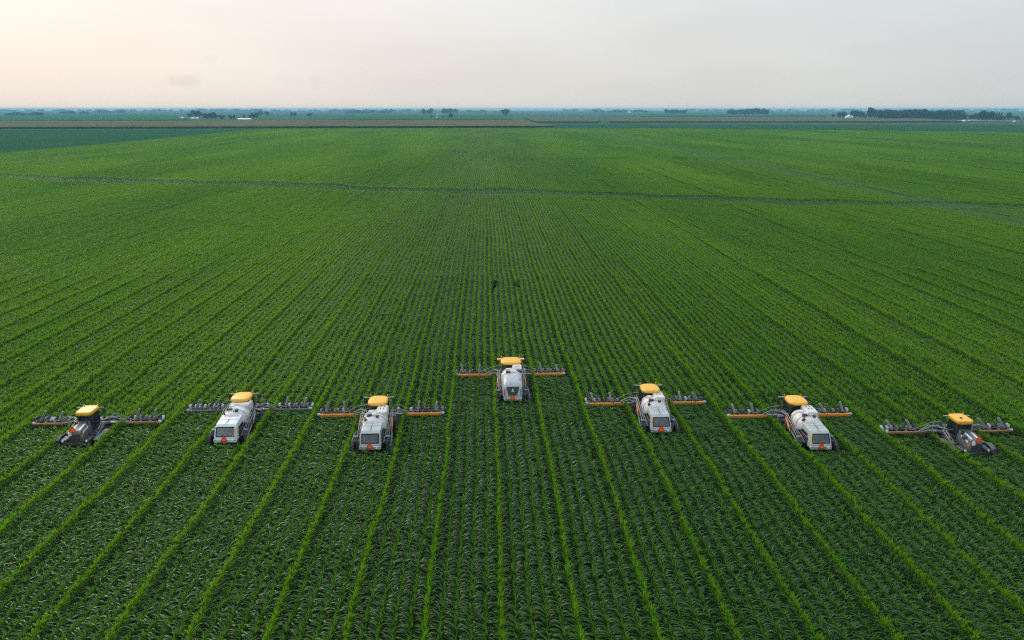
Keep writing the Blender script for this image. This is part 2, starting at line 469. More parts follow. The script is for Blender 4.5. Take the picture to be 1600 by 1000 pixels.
def leaf_batch(x, y, z, az, L, el, droop, w, nseg, tint, matid, twist):
    """all leaves of a stand at once: arched blades"""
    n = len(x); t = np.linspace(0, 1, nseg + 1)
    ang = el[:, None] - droop[:, None] * (t[None, :] ** 1.15)
    ds = (L / nseg)[:, None]
    mid = 0.5 * (ang[:, 1:] + ang[:, :-1])
    rr = np.concatenate([np.zeros((n, 1)), np.cumsum(np.cos(mid) * ds, 1)], 1)
    zz = np.concatenate([np.zeros((n, 1)), np.cumsum(np.sin(mid) * ds, 1)], 1)
    prof = np.interp(t, [0, 0.15, 0.45, 0.8, 1], [0.55, 0.9, 1.0, 0.6, 0.06])
    hw = 0.5 * w[:, None] * prof[None, :]
    ca, sa = np.cos(az)[:, None], np.sin(az)[:, None]
    cx, cyy, cz = x[:, None] + rr * ca, y[:, None] + rr * sa, z[:, None] + zz
    roll = twist[:, None] * t[None, :]
    side_h, side_v = np.cos(roll), np.sin(roll)
    V = np.empty((n, nseg + 1, 2, 3), np.float32)
    for k, sg in enumerate((-1, 1)):
        V[:, :, k, 0] = cx - sg * hw * sa * side_h
        V[:, :, k, 1] = cyy + sg * hw * ca * side_h
        V[:, :, k, 2] = cz + sg * hw * side_v
    base = (np.arange(n) * (nseg + 1) * 2)[:, None]
    i = np.arange(nseg)[None, :] * 2
    Q = np.stack([base + i, base + i + 1, base + i + 3, base + i + 2], -1).reshape(-1, 4)
    return V.reshape(-1, 3), Q, np.repeat(tint, (nseg + 1) * 2), np.repeat(matid, nseg)

def stand_mesh(name, px, py, male, lod, topped, seed):
    """a mesh of maize plants at px, py (arrays); male marks pollen plants"""
    r = np.random.default_rng(seed)
    n = len(px)
    nl, nw, nseg, wide = {0: (7, 7, 5, 1.0), 1: (6, 5, 3, 1.3), 2: (4, 3, 2, 1.9)}[lod]
    H = np.where(male, (1.86, 1.70, 1.64)[lod], 1.62) * r.uniform(0.93, 1.06, n)
    ptint = r.uniform(0.2, 0.8, n)
    plane = r.normal(0.0, 0.55, n)                      # leaves lie mostly across the row
    out = []
    # arching grown leaves
    for k in range(nl):
        f = 0.42 + 0.58 * k / (nl - 1)
        z = H * f - 0.05
        az = plane + (math.pi if k % 2 else 0.0) + r.normal(0, 0.3, n)
        L = np.where(male, 0.55, 0.85) * r.uniform(0.8, 1.15, n) * (0.85 + 0.3 * math.sin(math.pi * k / nl))
        el = np.where(male, R(72), R(64)) + r.normal(0, 0.12, n)
        dr = np.where(male, R(75), R(128)) * r.uniform(0.8, 1.15, n)
        out.append(leaf_batch(px, py, z, az, L, el, dr, np.where(male, 0.055, 0.058) * (wide ** 0.8) * r.uniform(0.85, 1.15, n), nseg,
                              np.clip(ptint + r.normal(0, 0.12, n), 0, 1), np.where(male & (k == nl - 1), 2, np.where(male & (k > nl * 0.6), 1, 0)), r.normal(0, 0.5, n)))
    # upright young leaves at the top; the machines have pulled them from the topped seed rows
    for k in range(nw):
        keep = male | (r.random(n) < (0.75 if topped else 1.0))
        az = r.uniform(0, 2 * math.pi, n)
        L = np.where(male, 0.48, 0.40 if topped else 0.56) * r.uniform(0.7, 1.2, n)
        el = R(81) + r.normal(0, 0.08, n)
        dr = np.where(male, R(20), R(40)) * r.uniform(0.5, 1.4, n)
        a = (px, py, H * 0.96 - 0.02, az, L, el, dr, 0.07 * wide * np.where(male, 1.15, 0.95) * r.uniform(0.8, 1.2, n))
        a = [q[keep] for q in a]
        out.append(leaf_batch(*a, max(2, nseg - 1), np.clip(ptint + r.normal(0, 0.15, n), 0, 1)[keep],
                              np.where(male, 2, 4 if topped else 1)[keep], r.normal(0, 0.4, n)[keep]))
    if lod < 2:                                          # stalks: thin upright blades crossed with the leaves
        for q in (0.0, math.pi / 2):
            out.append(leaf_batch(px, py, np.zeros(n), np.full(n, q), H, np.full(n, R(89)), np.zeros(n),
                                  np.full(n, 0.045), 1, ptint, np.full(n, 3), np.zeros(n)))
    V, Q, T, MI, b = [], [], [], [], 0
    for v, q, t, m in out:
        V.append(v); Q.append(q + b); T.append(t); MI.append(m); b += len(v)
    V = np.concatenate(V); Q = np.concatenate(Q); T = np.concatenate(T); MI = np.concatenate(MI)
    me = bpy.data.meshes.new(name)
    me.vertices.add(len(V)); me.vertices.foreach_set("co", V.ravel())
    me.loops.add(len(Q) * 4); me.loops.foreach_set("vertex_index", Q.ravel().astype(np.int32))
    me.polygons.add(len(Q)); me.polygons.foreach_set("loop_start", np.arange(0, len(Q) * 4, 4, dtype=np.int32))
    me.polygons.foreach_set("material_index", MI.astype(np.int32))
    me.polygons.foreach_set("use_smooth", np.ones(len(Q), bool))
    for k in ('leaf', 'whorl', 'male', 'stalk', 'cutwhorl'): me.materials.append(M[k])
    a = me.attributes.new("tint", 'FLOAT', 'POINT'); a.data.foreach_set("value", T.astype(np.float32))
    me.update(calc_edges=True)
    return me

def tile_points(nper, length, step, seed):
    r = np.random.default_rng(seed)
    X, Y, Ml = [], [], []
    for p in range(nper):
        for k in range(N_FEM + 1):
            s_ = step * (0.8 if k == 0 else 1.0)
            y = np.arange(s_ / 2, length, s_)
            y = y + r.normal(0, s_ * 0.22, len(y))
            ok = r.random(len(y)) > (0.10 if k == 0 else 0.03)
            y = y[ok]
            X.append(np.full(len(y), p * PER + k * ROW) + r.normal(0, 0.04, len(y)))
            Y.append(y); Ml.append(np.full(len(y), k == 0))
    return np.concatenate(X), np.concatenate(Y), np.concatenate(Ml)

corn_col = bpy.data.collections.new("corn_kinds")       # sources of the scattered crop, not in the scene
kinds = []
def add_kind(me):
    o = bpy.data.objects.new("corn_kind_%03d" % len(kinds), me); corn_col.objects.link(o); kinds.append(o); return len(kinds) - 1

NV = 5
NEAR_L, MID_L, FAR_L = 4.0, 8.0, 16.0
K_near_top = [add_kind(stand_mesh("t", *tile_points(1, NEAR_L, 0.17, 100 + i), 0, True, 100 + i)) for i in range(NV)]
K_near = [add_kind(stand_mesh("t", *tile_points(1, NEAR_L, 0.17, 200 + i), 0, False, 200 + i)) for i in range(NV)]
K_mid = [add_kind(stand_mesh("t", *tile_points(1, MID_L, 0.19, 300 + i), 1, False, 300 + i)) for i in range(NV)]
K_far = [add_kind(stand_mesh("t", *tile_points(2, FAR_L, 0.26, 400 + i), 2, False, 400 + i)) for i in range(NV)]
one = np.zeros(1)
P_top = [add_kind(stand_mesh("corn", one, one, np.array([False]), 0, True, 500 + i)) for i in range(4)]
P_fem = [add_kind(stand_mesh("corn", one, one, np.array([False]), 0, False, 520 + i)) for i in range(4)]
P_mal = [add_kind(stand_mesh("corn", one, one, np.array([True]), 0, False, 540 + i)) for i in range(4)]

Q_top = [add_kind(stand_mesh("corn", one, one, np.array([False]), 1, True, 600 + i)) for i in range(4)]
Q_fem = [add_kind(stand_mesh("corn", one, one, np.array([False]), 1, False, 620 + i)) for i in range(4)]
Q_mal = [add_kind(stand_mesh("corn", one, one, np.array([True]), 1, False, 640 + i)) for i in range(4)]

# the seven machines: place across the rows and how far their booms have come (front of the boom)
REAR_PX = [(118, 692), (350, 690), (578, 701), (801, 625), (1030, 674), (1278, 701), (1518, 707)]
MX = [MACHINE_X0 + STRIP * k for k in range(-3, 4)]
MX[0] -= 0.15; MX[3] -= 0.22
LEN_REAR = 3.0
MY = [at(px, py, 1.75).y + LEN_REAR for px, py in REAR_PX]
BOOM_Y = 3.3

def strip_of(x):
    k = int(math.floor((x - (MACHINE_X0 - STRIP / 2)) / STRIP + 1e-6)) + 3
    return k if 0 <= k < 7 else None
def topped_until(x):
    """how far along the rows the crop has been topped at x"""
    k = strip_of(x)
    if k in (0, 6): return MY[k] + 0.6
    if k is None:
        return 26.0 + 8.0 * math.sin(x * 0.05)
    return MY[k] + BOOM_Y + 0.6

def gap(x, y):
    """bare places in the crop: the diagonal waterway, a short headland gap, single misses"""
    if LEFT_EDGE < x < 135:
        yc = 288.0 - 0.315 * (x + 189.0) + 2.5 * math.sin(x * 0.06) + 1.2 * math.sin(x * 0.21)
        if abs(y - yc) < 0.8 * math.sin(x * 0.13) + 0.5 * math.sin(x * 0.047 + 2) - 0.5: return True
    if 150 > x > -15:
        if abs(y - 383.0 - 0.03 * x - 1.5 * math.sin(x * 0.08)) < 1.5 + 3.5 * math.exp(-((x - 98.0) / 9.0) ** 2) and math.sin(x * 0.11 + 1.0) > -0.6: return True
    if (x - 1.25) ** 2 / 0.16 + (y - 104.5) ** 2 / 7 < 1: return True
    if (x - 4.38) ** 2 / 0.10 + (y - 103.0) ** 2 / 4 < 1: return True
    return False

def stunted(x, y):
    """0..1: how much the wet ground along the waterway has held the crop back"""
    if x < LEFT_EDGE or x > 150: return 0.0
    yc = 288.0 - 0.315 * (x + 189.0) + 2.5 * math.sin(x * 0.06) + 1.2 * math.sin(x * 0.21)
    d = abs(y - yc - 1.0); w = 7.5 + 1.5 * math.sin(x * 0.09 + 1) + 0.8 * math.sin(x * 0.33)
    return max(0.0, min(1.0, (w - d) / 2.5))

COLH = {}
def col_height(k, y):
    """neighbouring passes of the planter differ a little in height"""
    u = (y + 37 * math.sin(k * 2.3)) / 90.0
    i0 = int(math.floor(u)); f = u - i0; f = f * f * (3 - 2 * f)
    v = []
    for q in ((k, i0), (k, i0 + 1)):
        if q not in COLH: COLH[q] = max(-0.11, min(0.09, random.Random(str(q)).gauss(0, 0.05)))
        v.append(COLH[q])
    return 1.0 + v[0] * (1 - f) + v[1] * f

def in_view(x, y, m=1.10):
    v = Vector((x, y, 1.5)) - CAM
    c = _e.transposed() @ v
    if c.z > -5: return False
    return abs(c.x / -c.z) * F_PX < 800 * m + 40 * 1137 / 60 and -c.y / -c.z * F_PX < 500 * m + 60

PTS = []                                                   # (x, y, z, kind, rot, sx, sy, sz)
def wob(y):
    return 0.10 * math.sin(y * 0.045) + 0.06 * math.sin(y * 0.13 + 1.0) + 0.05 * math.sin(y * 0.31)
def put(x, y, kind, sy=1.0, sz=1.0, sx=1.0, rot=0.0):
    PTS.append((x + wob(y) * (1.0 if y > 30 else 0.6), y, 0.0, kind, rot, sx, sy, sz))

def footprint(x, y):
    for mx, my in zip(MX, MY):
        q = -3.2 if mx in (MX[0], MX[6]) else 0.0
        if abs(x - mx) < 1.95 and my - 3.5 < y < my + 3.2 + q: return 'body'
        if abs(x - mx) < 5.3 and my + 2.7 + q < y < my + 4.6 + q: return 'boom'
    return None

# front strip: the 300 nearest plants stand as single objects
FRONT = []
def single_fill(x0, y0, length, rnd, front=None):
    n = 0
    for k in range(N_FEM + 1):
        s_ = 0.136 if k == 0 else 0.17
        y = y0 + s_ / 2
        while y < y0 + length:
            xx, yy = x0 + k * ROW + rnd.gauss(0, 0.04) + wob(y), y + rnd.gauss(0, 0.03)
            y += s_
            if gap(xx, yy): continue
            fp = footprint(xx, yy)
            top = yy < topped_until(xx)
            st = stunted(xx, yy)
            if st > 0.3 and rnd.random() < 0.12: continue
            if yy > 115: kd = rnd.choice(Q_mal if k == 0 and st < 0.2 else (Q_top if st > 0.2 and rnd.random() < 0.85 else Q_fem))
            else: kd = rnd.choice(P_mal if k == 0 else (P_top if top else P_fem))
            sz = rnd.uniform(0.92, 1.06) * (1 - st * rnd.uniform(0.05, 0.22))
            if fp == 'body': sz *= 0.68 if k else 0.95
            if fp == 'boom' and k: sz *= 0.78
            e = (xx, yy, 0.0, kd, rnd.uniform(-0.2, 0.2) + (math.pi if rnd.random() < 0.5 else 0), 1.0, 1.0, sz)
            if front is not None and front[0] <= yy < front[1] and abs(xx - (xx > 99)) < 1e9: FRONT.append((e, k == 0))
            else: PTS.append(e)

rnd = random.Random(5)
front_y0 = 28.0
kmin, kmax = -240, 260
for k in range(-90, 100):
    x0 = MALE0 + k * PER
    if x0 < LEFT_EDGE or x0 > RIGHT_EDGE: continue
    y = 20.0
    while y < 110.0:
        if in_view(x0 + 1.9, y + NEAR_L / 2) or in_view(x0, y + NEAR_L):
            foot = any(abs(x0 + 1.9 - mx) < 7.5 and y + NEAR_L > my - 3.6 and y < my + 5.0 for mx, my in zip(MX, MY))
            cut = any(gap(x0 + a, y + b) for a in np.arange(0, 3.81, 0.5) for b in np.arange(0, NEAR_L + 0.1, 0.5))
            if y == 28.0 or foot or cut:
                single_fill(x0, y, NEAR_L, rnd, None)
            else:
                kd = rnd.choice(K_near_top if y + 2 < topped_until(x0 + 1.9) else K_near)
                fl = rnd.random() < 0.5
                put(x0, y + (NEAR_L if fl else 0), kd, -1.0 if fl else 1.0, rnd.uniform(0.97, 1.03) * col_height(k, y))
        y += NEAR_L
    while y < 326.0:
        if in_view(x0 + 1.9, y + MID_L / 2) or in_view(x0, y + MID_L):
            cut = any(gap(x0 + a, y + b) or stunted(x0 + a, y + b) > 0 for a in (0.0, 1.3, 2.6, 3.8) for b in np.arange(0, MID_L + 0.1, 1.0))
            if cut:
                single_fill(x0, y, MID_L, rnd)
            else:
                fl = rnd.random() < 0.5
                put(x0, y + (MID_L if fl else 0), rnd.choice(K_mid), -1.0 if fl else 1.0, rnd.uniform(0.96, 1.04) * col_height(k, y))
        y += MID_L
for k in range(-76, 236, 2):
    x0 = MALE0 + k * PER
    if x0 < LEFT_EDGE or x0 > RIGHT_EDGE: continue
    y = 110.0 + 27 * MID_L
    while y < far_edge(x0) - FAR_L * 0.5:
        if in_view(x0 + 3.8, y + FAR_L / 2, 1.06):
            cut = any(gap(x0 + a, y + b) for a in (0.5, 4) for b in np.arange(0, FAR_L, 1.2)) if y < 400 else False
            if cut:
                single_fill(x0, y, FAR_L, rnd); single_fill(x0 + PER, y, FAR_L, rnd)
            else:
                fl = rnd.random() < 0.5
                put(x0, y + (FAR_L if fl else 0), rnd.choice(K_far), -1.0 if fl else 1.0, rnd.uniform(0.95, 1.05) * col_height(k, y))
        y += FAR_L
# the nearest 300 single plants in frame become objects of their own
single0 = P_top[0]
cand = []
for i, p in enumerate(PTS):
    if single0 <= p[3] < Q_top[0] and p[1] < 34:
        c = _e.transposed() @ (Vector((p[0], p[1], 1.6)) - CAM)
        u, v = 800 + c.x / -c.z * F_PX, 500 - c.y / -c.z * F_PX
        if 12 < u < 1588 and v < 990: cand.append((c.length, i))
cand.sort()
front_ids = set(i for _, i in cand[:300])
for i in sorted(front_ids):
    x, y, z, kd, rot, sx, sy, sz = PTS[i]
    male = kd >= P_mal[0]
    o = obj("corn_plant", kinds[kd].data)
    o.location = (x, y, z); o.rotation_euler = (0, 0, rot); o.scale = (sx, sy, sz)
    if male: tag(o, "bright yellow-green corn plant of a tall row at the very front", "corn plant", "tall bright corn plants at the front edge")
    else: tag(o, "dark green corn plant with arching leaves at the very front", "corn plant", "dark corn plants at the front edge")
PTS = [p for i, p in enumerate(PTS) if i not in front_ids]
print("corn points", len(PTS), "front", len(front_ids))

def scatter(name, pts, coll, m_list=()):
    """one crop object: the points carry kind, turn and size of what stands on them"""
    A = np.array(pts, np.float64)
    me = bpy.data.meshes.new(name)
    me.vertices.add(len(A)); me.vertices.foreach_set("co", A[:, :3].astype(np.float32).ravel())
    for nm, ty, val in (("kind_id", 'INT', A[:, 3].astype(np.int32)), ("turn", 'FLOAT', A[:, 4].astype(np.float32))):
        a = me.attributes.new(nm, ty, 'POINT'); a.data.foreach_set("value", val)
    a = me.attributes.new("size", 'FLOAT_VECTOR', 'POINT'); a.data.foreach_set("vector", A[:, 5:8].astype(np.float32).ravel())
    me.update()
    o = obj(name, me)
    ng = bpy.data.node_groups.new(name, 'GeometryNodeTree')
    ng.interface.new_socket("Geometry", in_out='INPUT', socket_type='NodeSocketGeometry')
    ng.interface.new_socket("Geometry", in_out='OUTPUT', socket_type='NodeSocketGeometry')
    n, l = ng.nodes, ng.links
    gi, go = n.new("NodeGroupInput"), n.new("NodeGroupOutput")
    ci = n.new("GeometryNodeCollectionInfo"); ci.inputs["Collection"].default_value = coll
    ci.inputs["Separate Children"].default_value = True; ci.inputs["Reset Children"].default_value = True
    ip = n.new("GeometryNodeInstanceOnPoints"); ip.inputs["Pick Instance"].default_value = True
    l.new(gi.outputs[0], ip.inputs["Points"]); l.new(ci.outputs[0], ip.inputs["Instance"])
    def named(nm, ty):
        q = n.new("GeometryNodeInputNamedAttribute"); q.data_type = ty; q.inputs["Name"].default_value = nm
        return q.outputs["Attribute"]
    l.new(named("kind_id", 'INT'), ip.inputs["Instance Index"])
    cx = n.new("ShaderNodeCombineXYZ"); l.new(named("turn", 'FLOAT'), cx.inputs["Z"])
    l.new(cx.outputs[0], ip.inputs["Rotation"]); l.new(named("size", 'FLOAT_VECTOR'), ip.inputs["Scale"])
    l.new(ip.outputs[0], go.inputs[0])
    md = o.modifiers.new("scatter", 'NODES'); md.node_group = ng
    return o

corn = scatter("corn_crop", PTS, corn_col)
tag(corn, "huge green maize field in straight rows, every fifth row taller and brighter", "corn crop", kind="stuff")

# ------------------------------------------------------------------ field machines
M['wornsteel'] = mat("worn grey steel", (0.18, 0.19, 0.19), 0.45, metal=0.2, var=0.4, vscale=5, dirt=(0.06, 0.05, 0.04), dirt_amt=0.7)
M['puller'] = mat("scuffed puller rubber", (0.16, 0.18, 0.18), 0.6, var=0.6, vscale=3, dirt=(0.06, 0.07, 0.05), dirt_amt=0.8)
MESH = {}
def cached(key, fn):
    if key not in MESH: MESH[key] = fn()
    return MESH[key]

def part(name, b, m, parent, loc=None, rot=None):
    me = b if isinstance(b, bpy.types.Mesh) else b.mesh(name)
    o = obj(name, me, parent, m)
    if loc: o.location = loc
    if rot: o.rotation_euler = rot
    return o

def tyre_mesh(r, w):
    b = MB()
    h = w / 2
    prof = [(r * 0.60, -h * 0.72), (r * 0.72, -h), (r * 0.90, -h), (r * 0.965, -h * 0.8), (r * 0.975, 0), (r * 0.965, h * 0.8),
            (r * 0.90, h), (r * 0.72, h), (r * 0.60, h * 0.72), (r * 0.60, -h * 0.72)]
    b.lathe(prof, 'x', 36)
    for k in range(20):                                   # bar lugs, left and right in turn
        for sg in (-1, 1):
            a = 2 * math.pi * (k + (0.5 if sg > 0 else 0)) / 20
            T = Matrix.Rotation(a, 4, 'X') @ Matrix.Translation((sg * h * 0.48, 0, r * 0.985)) @ Matrix.Rotation(sg * 0.6, 4, 'Z')
            b.box(-h * 0.52, h * 0.52, -0.035, 0.035, -0.035, 0.03, T=T)
    return b.mesh("tyre")

def rim_mesh(r, w):
    b = MB(); h = w / 2
    b.lathe([(r * 0.60, -h * 0.7), (r * 0.62, -h * 0.75), (r * 0.56, -h * 0.6), (r * 0.50, -h * 0.1), (r * 0.22, 0.0), (r * 0.20, h * 0.35), (0.001, h * 0.35)], 'x', 24)
    b.lathe([(r * 0.60, h * 0.7), (r * 0.62, h * 0.75), (r * 0.54, h * 0.5), (r * 0.50, h * 0.1), (r * 0.22, 0.02)], 'x', 24)
    for k in range(8):
        a = 2 * math.pi * k / 8
        b.cyl((h * 0.2, r * 0.15 * math.cos(a), r * 0.15 * math.sin(a)), (h * 0.45, r * 0.15 * math.cos(a), r * 0.15 * math.sin(a)), 0.018, n=6)
    return b.mesh("rim")

def wheel(root, x, y, r=0.96, w=0.38, rim='grey'):
    t = part("wheel", cached(('tyre', r, w), lambda: tyre_mesh(r, w)), M['rubber'], root, (x, y, r))
    me = cached(('rim', r, w, rim), lambda: rim_mesh(r, w))
    q = part("rim", me, M[rim], t, rot=(0, 0, 0 if x > 0 else math.pi))
    return t

def warning_sign(root, x, y, z, tilt=0.0, s=0.23):
    b = MB()
    t = []
    for k in range(3):
        a = math.pi / 2 + 2 * math.pi * k / 3
        for da in (-0.16, 0.16):
            t.append((1.28 * s * math.cos(a + da), 1.28 * s * math.sin(a + da)))
    n = len(t)
    b.add([(p[0], 0.0, p[1]) for p in t] + [(p[0], 0.012, p[1]) for p in t],
          [tuple(range(n)), tuple(range(2 * n - 1, n - 1, -1))] + [(i, n + i, n + (i + 1) % n, (i + 1) % n) for i in range(n)])
    o = part("warning_sign", b, M['red'], root, (x, y, z), (tilt, 0, 0))
    c = MB()
    t2 = [(0.95 * s * math.cos(math.pi / 2 + 2 * math.pi * k / 3), 0.95 * s * math.sin(math.pi / 2 + 2 * math.pi * k / 3)) for k in range(3)]
    c.add([(p[0], -0.006, p[1]) for p in t2] + [(p[0], -0.001, p[1]) for p in t2], [(0, 1, 2), (5, 4, 3), (0, 3, 4, 1), (1, 4, 5, 2), (2, 5, 3, 0)])
    part("sign_centre", c, M['fluo'], o)
    o["label"] = "orange slow-vehicle triangle with red border"
    return o

def extrude_profile(prof, hw_fn, bev=0.0):
    """side profile (y, z) drawn out to half-width hw_fn(y, z)"""
    n = len(prof)
    L = [(-hw_fn(y, z), y, z) for y, z in prof]; Rr = [(hw_fn(y, z), y, z) for y, z in prof]
    b = MB(); b.add(L + Rr, [tuple(range(n)), tuple(range(2 * n - 1, n - 1, -1))] + [(i, n + i, n + (i + 1) % n, (i + 1) % n) for i in range(n)])
    me = b.mesh("shell")
    if bev:
        bm = bmesh.new(); bm.from_mesh(me)
        bmesh.ops.recalc_face_normals(bm, faces=bm.faces)
        bmesh.ops.bevel(bm, geom=list(bm.edges), offset=bev, segments=3, affect='EDGES', profile=0.6, clamp_overlap=True)
        for f in bm.faces: f.smooth = True
        bm.to_mesh(me); bm.free()
        try: me.set_sharp_from_angle(angle=R(40))
        except Exception: pass
    return me

def grille_mesh(w0, w1, h, nsl=9):
    """framed radiator grille in the x-z plane, w0 half-width at the foot, w1 at the head; slats with gaps"""
    b = MB()
    b.add([(-w0, 0.03, 0), (w0, 0.03, 0), (w1, 0.03, h), (-w1, 0.03, h)], [(0, 1, 2, 3)])
    for k in range(nsl):
        t = (k + 0.5) / nsl; w = w0 + (w1 - w0) * t; z = h * t
        b.box(-w + 0.02, w - 0.02, -0.012, 0.012, z - h / nsl * 0.28, z + h / nsl * 0.28)
    for sg in (-1, 1):
        b.hull([(sg * (w0 + d), e, 0) for d in (-0.03, 0.02) for e in (-0.02, 0.03)] + [(sg * (w1 + d), e, h) for d in (-0.03, 0.02) for e in (-0.02, 0.03)])
    b.box(-w0, w0, -0.02, 0.03, -0.03, 0.015); b.box(-w1, w1, -0.02, 0.03, h - 0.015, h + 0.03)
    return b.mesh("grille")

def row_unit(root, x, y, big, zb=2.1):
    """pulling head over one row: hanger arm, two soft wheels, motor; every second row a tall hydraulic plate"""
    hang = MB(); hang.box(-0.05, 0.05, 0.0, 0.62, -0.05, 0.05, 0.01)
    hang.box(-0.16, 0.16, 0.50, 0.62, -0.10, 0.10, 0.02)
    u = part("row_unit", cached('hang', lambda: hang.mesh("hanger")), M['grey'], root, (x, y, zb + 0.02), (random.uniform(-0.08, 0.08), random.uniform(-0.1, 0.1), random.uniform(-0.12, 0.12)))
    pm = MB(); pm.lathe([(0.07, -0.09), (0.22, -0.10), (0.26, -0.05), (0.26, 0.05), (0.22, 0.10), (0.07, 0.09), (0.07, -0.09)], 'x', 18)
    for sg in (-1, 1):
        k_ = random.choice(('puller', 'puller', 'dark', 'pale'))
        part("pulling_wheel", cached(('pull', k_), lambda: pm.mesh("pulling_wheel")), M[k_], u, (sg * 0.17, 0.62, 0.02), (0.0, 0.35 * sg, 0.25 * sg))
    mm = MB(); mm.cyl((0, 0.60, 0.05), (0, 0.66, 0.36), 0.085, n=10); mm.cyl((0, 0.66, 0.36), (0, 0.67, 0.42), 0.05, n=8)
    part("motor", cached('motor', lambda: mm.mesh("motor")), M['dark'], u)
    if big:
        pb = MB(); pb.box(-0.085, 0.085, 0.0, 1.05, -0.035, 0.035, 0.012)
        pb.box(-0.03, 0.03, 0.1, 0.95, 0.035, 0.10, 0.01)
        pb.cyl((0, 0.12, 0.14), (0, 0.8, 0.14), 0.035, n=8)
        part("lift_plate", cached('plate', lambda: pb.mesh("lift_plate")), M['wornsteel'], u, (0.38 if x < 0 else -0.38, 0.12, 0.10), (R(random.uniform(24, 42)), R(random.uniform(-6, 6)), R(random.uniform(-10, 10))))
    return u

def boom(root, y, beam_mat, thick=0.24, x0=1.95, x1=5.08, zb=2.10):
    for sg in (-1, 1):
        b = MB()
        b.box(x0, x1, y - thick / 2, y + thick / 2, zb - thick / 2, zb + thick / 2, 0.02)
        for k in range(4):                                   # clamp bands
            xx = x0 + 0.35 + k * 0.78
            b.box(xx, xx + 0.10, y - thick / 2 - 0.012, y + thick / 2 + 0.012, zb - thick / 2 - 0.012, zb + thick / 2 + 0.012)
        if sg < 0:
            b.v = [(-p[0], p[1], p[2]) for p in b.v]; b.f = [f[::-1] for f in b.f]
        part("boom_beam", b, M[beam_mat], root)
        lk = MB()
        for dz in (0.0, 0.32):
            lk.tube([(sg * 0.95, y - 1.0, 2.30 + dz), (sg * 1.55, y - 0.25, 2.28 + dz * 0.8), (sg * 2.3, y - 0.02, zb + 0.12 + dz * 0.3)], 0.045)
        lk.box(min(sg * 1.1, sg * 2.0), max(sg * 1.1, sg * 2.0), y - 0.1, y + 0.1, zb - 0.1, zb + 0.1, 0.02)
        lk.tube([(sg * 0.8, y - 0.3, 3.0), (sg * 1.7, y, 2.75), (sg * 3.1, y + 0.05, zb + 0.2)], 0.022)
        lk.tube([(sg * 1.2, y - 0.1, 2.2), (sg * 1.35, y + 0.05, 2.9), (sg * 1.5, y, 2.2)], 0.03)
        part("boom_linkage", lk, M['steel'], root)
        hs = MB()
        hs.tube([(sg * 1.0, y - 0.5, 2.5), (sg * 1.5, y - 0.1, 2.42), (sg * 2.1, y + 0.1, zb + 0.26), (sg * 3.4, y + 0.16, zb + 0.20), (sg * 4.9, y + 0.16, zb + 0.20)], 0.028)
        part("hose", hs, M['dark'], root)
        for k in range(4):
            row_unit(root, sg * (2.667 + ROW * k), y + 0.12, k in (1, 3), zb)
        em = MB(); em.cyl((sg * (x1 + 0.02), y + 0.15, zb), (sg * (x1 + 0.24), y + 0.15, zb), 0.15, 0.10, n=14)
        part("end_marker", em, M['pale'], root)
    fr = MB(); fr.box(-1.1, 1.1, y - 0.12, y + 0.12, zb - 0.12, zb + 0.12, 0.02); fr.box(-0.5, 0.5, y - 0.3, y - 0.12, zb - 0.25, zb + 0.4, 0.03)
    part("boom_mount", fr, M['grey'], root)
    for k in range(4):
        row_unit(root, (-1.143 + ROW * k), y + 0.12, False, zb)

def chassis(root, wx=1.52, wy=1.95, strut='orange', rear_strut=True):
    b = MB()
    for sg in (-1, 1):
        b.box(sg * 0.5 - 0.07, sg * 0.5 + 0.07, -2.75, 2.95, 1.50, 1.76, 0.02)
    for y in (-2.3, -0.8, 0.7, 2.4): b.box(-0.45, 0.45, y - 0.07, y + 0.07, 1.53, 1.73, 0.01)
    part("chassis", b, M['grey'], root)
    for sx in (-1, 1):
        for sy in (-1, 1):
            l = MB()
            l.box(min(sx * 0.5, sx * 1.42), max(sx * 0.5, sx * 1.42), sy * wy - 0.11, sy * wy + 0.11, 1.78, 1.98, 0.02)
            l.box(sx * 1.16 - 0.09, sx * 1.16 + 0.09, sy * wy - 0.10, sy * wy + 0.10, 0.80, 1.80, 0.02)
            l.cyl((sx * 1.1, sy * wy, 0.96), (sx * 1.42, sy * wy, 0.96), 0.17, n=14)
            lo = part("leg", l, M['grey'], root)
            if rear_strut:
                s_ = MB(); s_.cyl((sx * 1.22, sy * wy, 1.9), (sx * 1.22, sy * wy, 2.26), 0.11, 0.10, n=14)
                s_.box(sx * 1.22 - 0.16, sx * 1.22 + 0.16, sy * wy - 0.16, sy * wy + 0.16, 2.24, 2.32, 0.02)
                s_.box(sx * 1.34 - 0.06, sx * 1.34 + 0.06, sy * wy - 0.05, sy * wy + 0.3, 1.95, 2.25, 0.02)
                part("strut", s_, M[strut], lo)
            wheel(root, sx * wx, sy * wy)

def fender(root, sx, y, m='grey', r=1.10, w=0.46, a0=20, a1=150, x=1.52):
    b = MB(); rings = []
    for k in range(11):
        a = R(a0 + (a1 - a0) * k / 10)
        c, s_ = math.cos(a), math.sin(a)
        rings.append([(sx * x - w / 2, y + r * c, 0.96 + r * s_), (sx * x + w / 2, y + r * c, 0.96 + r * s_),
                      (sx * x + w / 2, y + (r + 0.03) * c, 0.96 + (r + 0.03) * s_), (sx * x - w / 2, y + (r + 0.03) * c, 0.96 + (r + 0.03) * s_)])
    b.loft(rings, True)
    return part("fender", b, M[m], root)

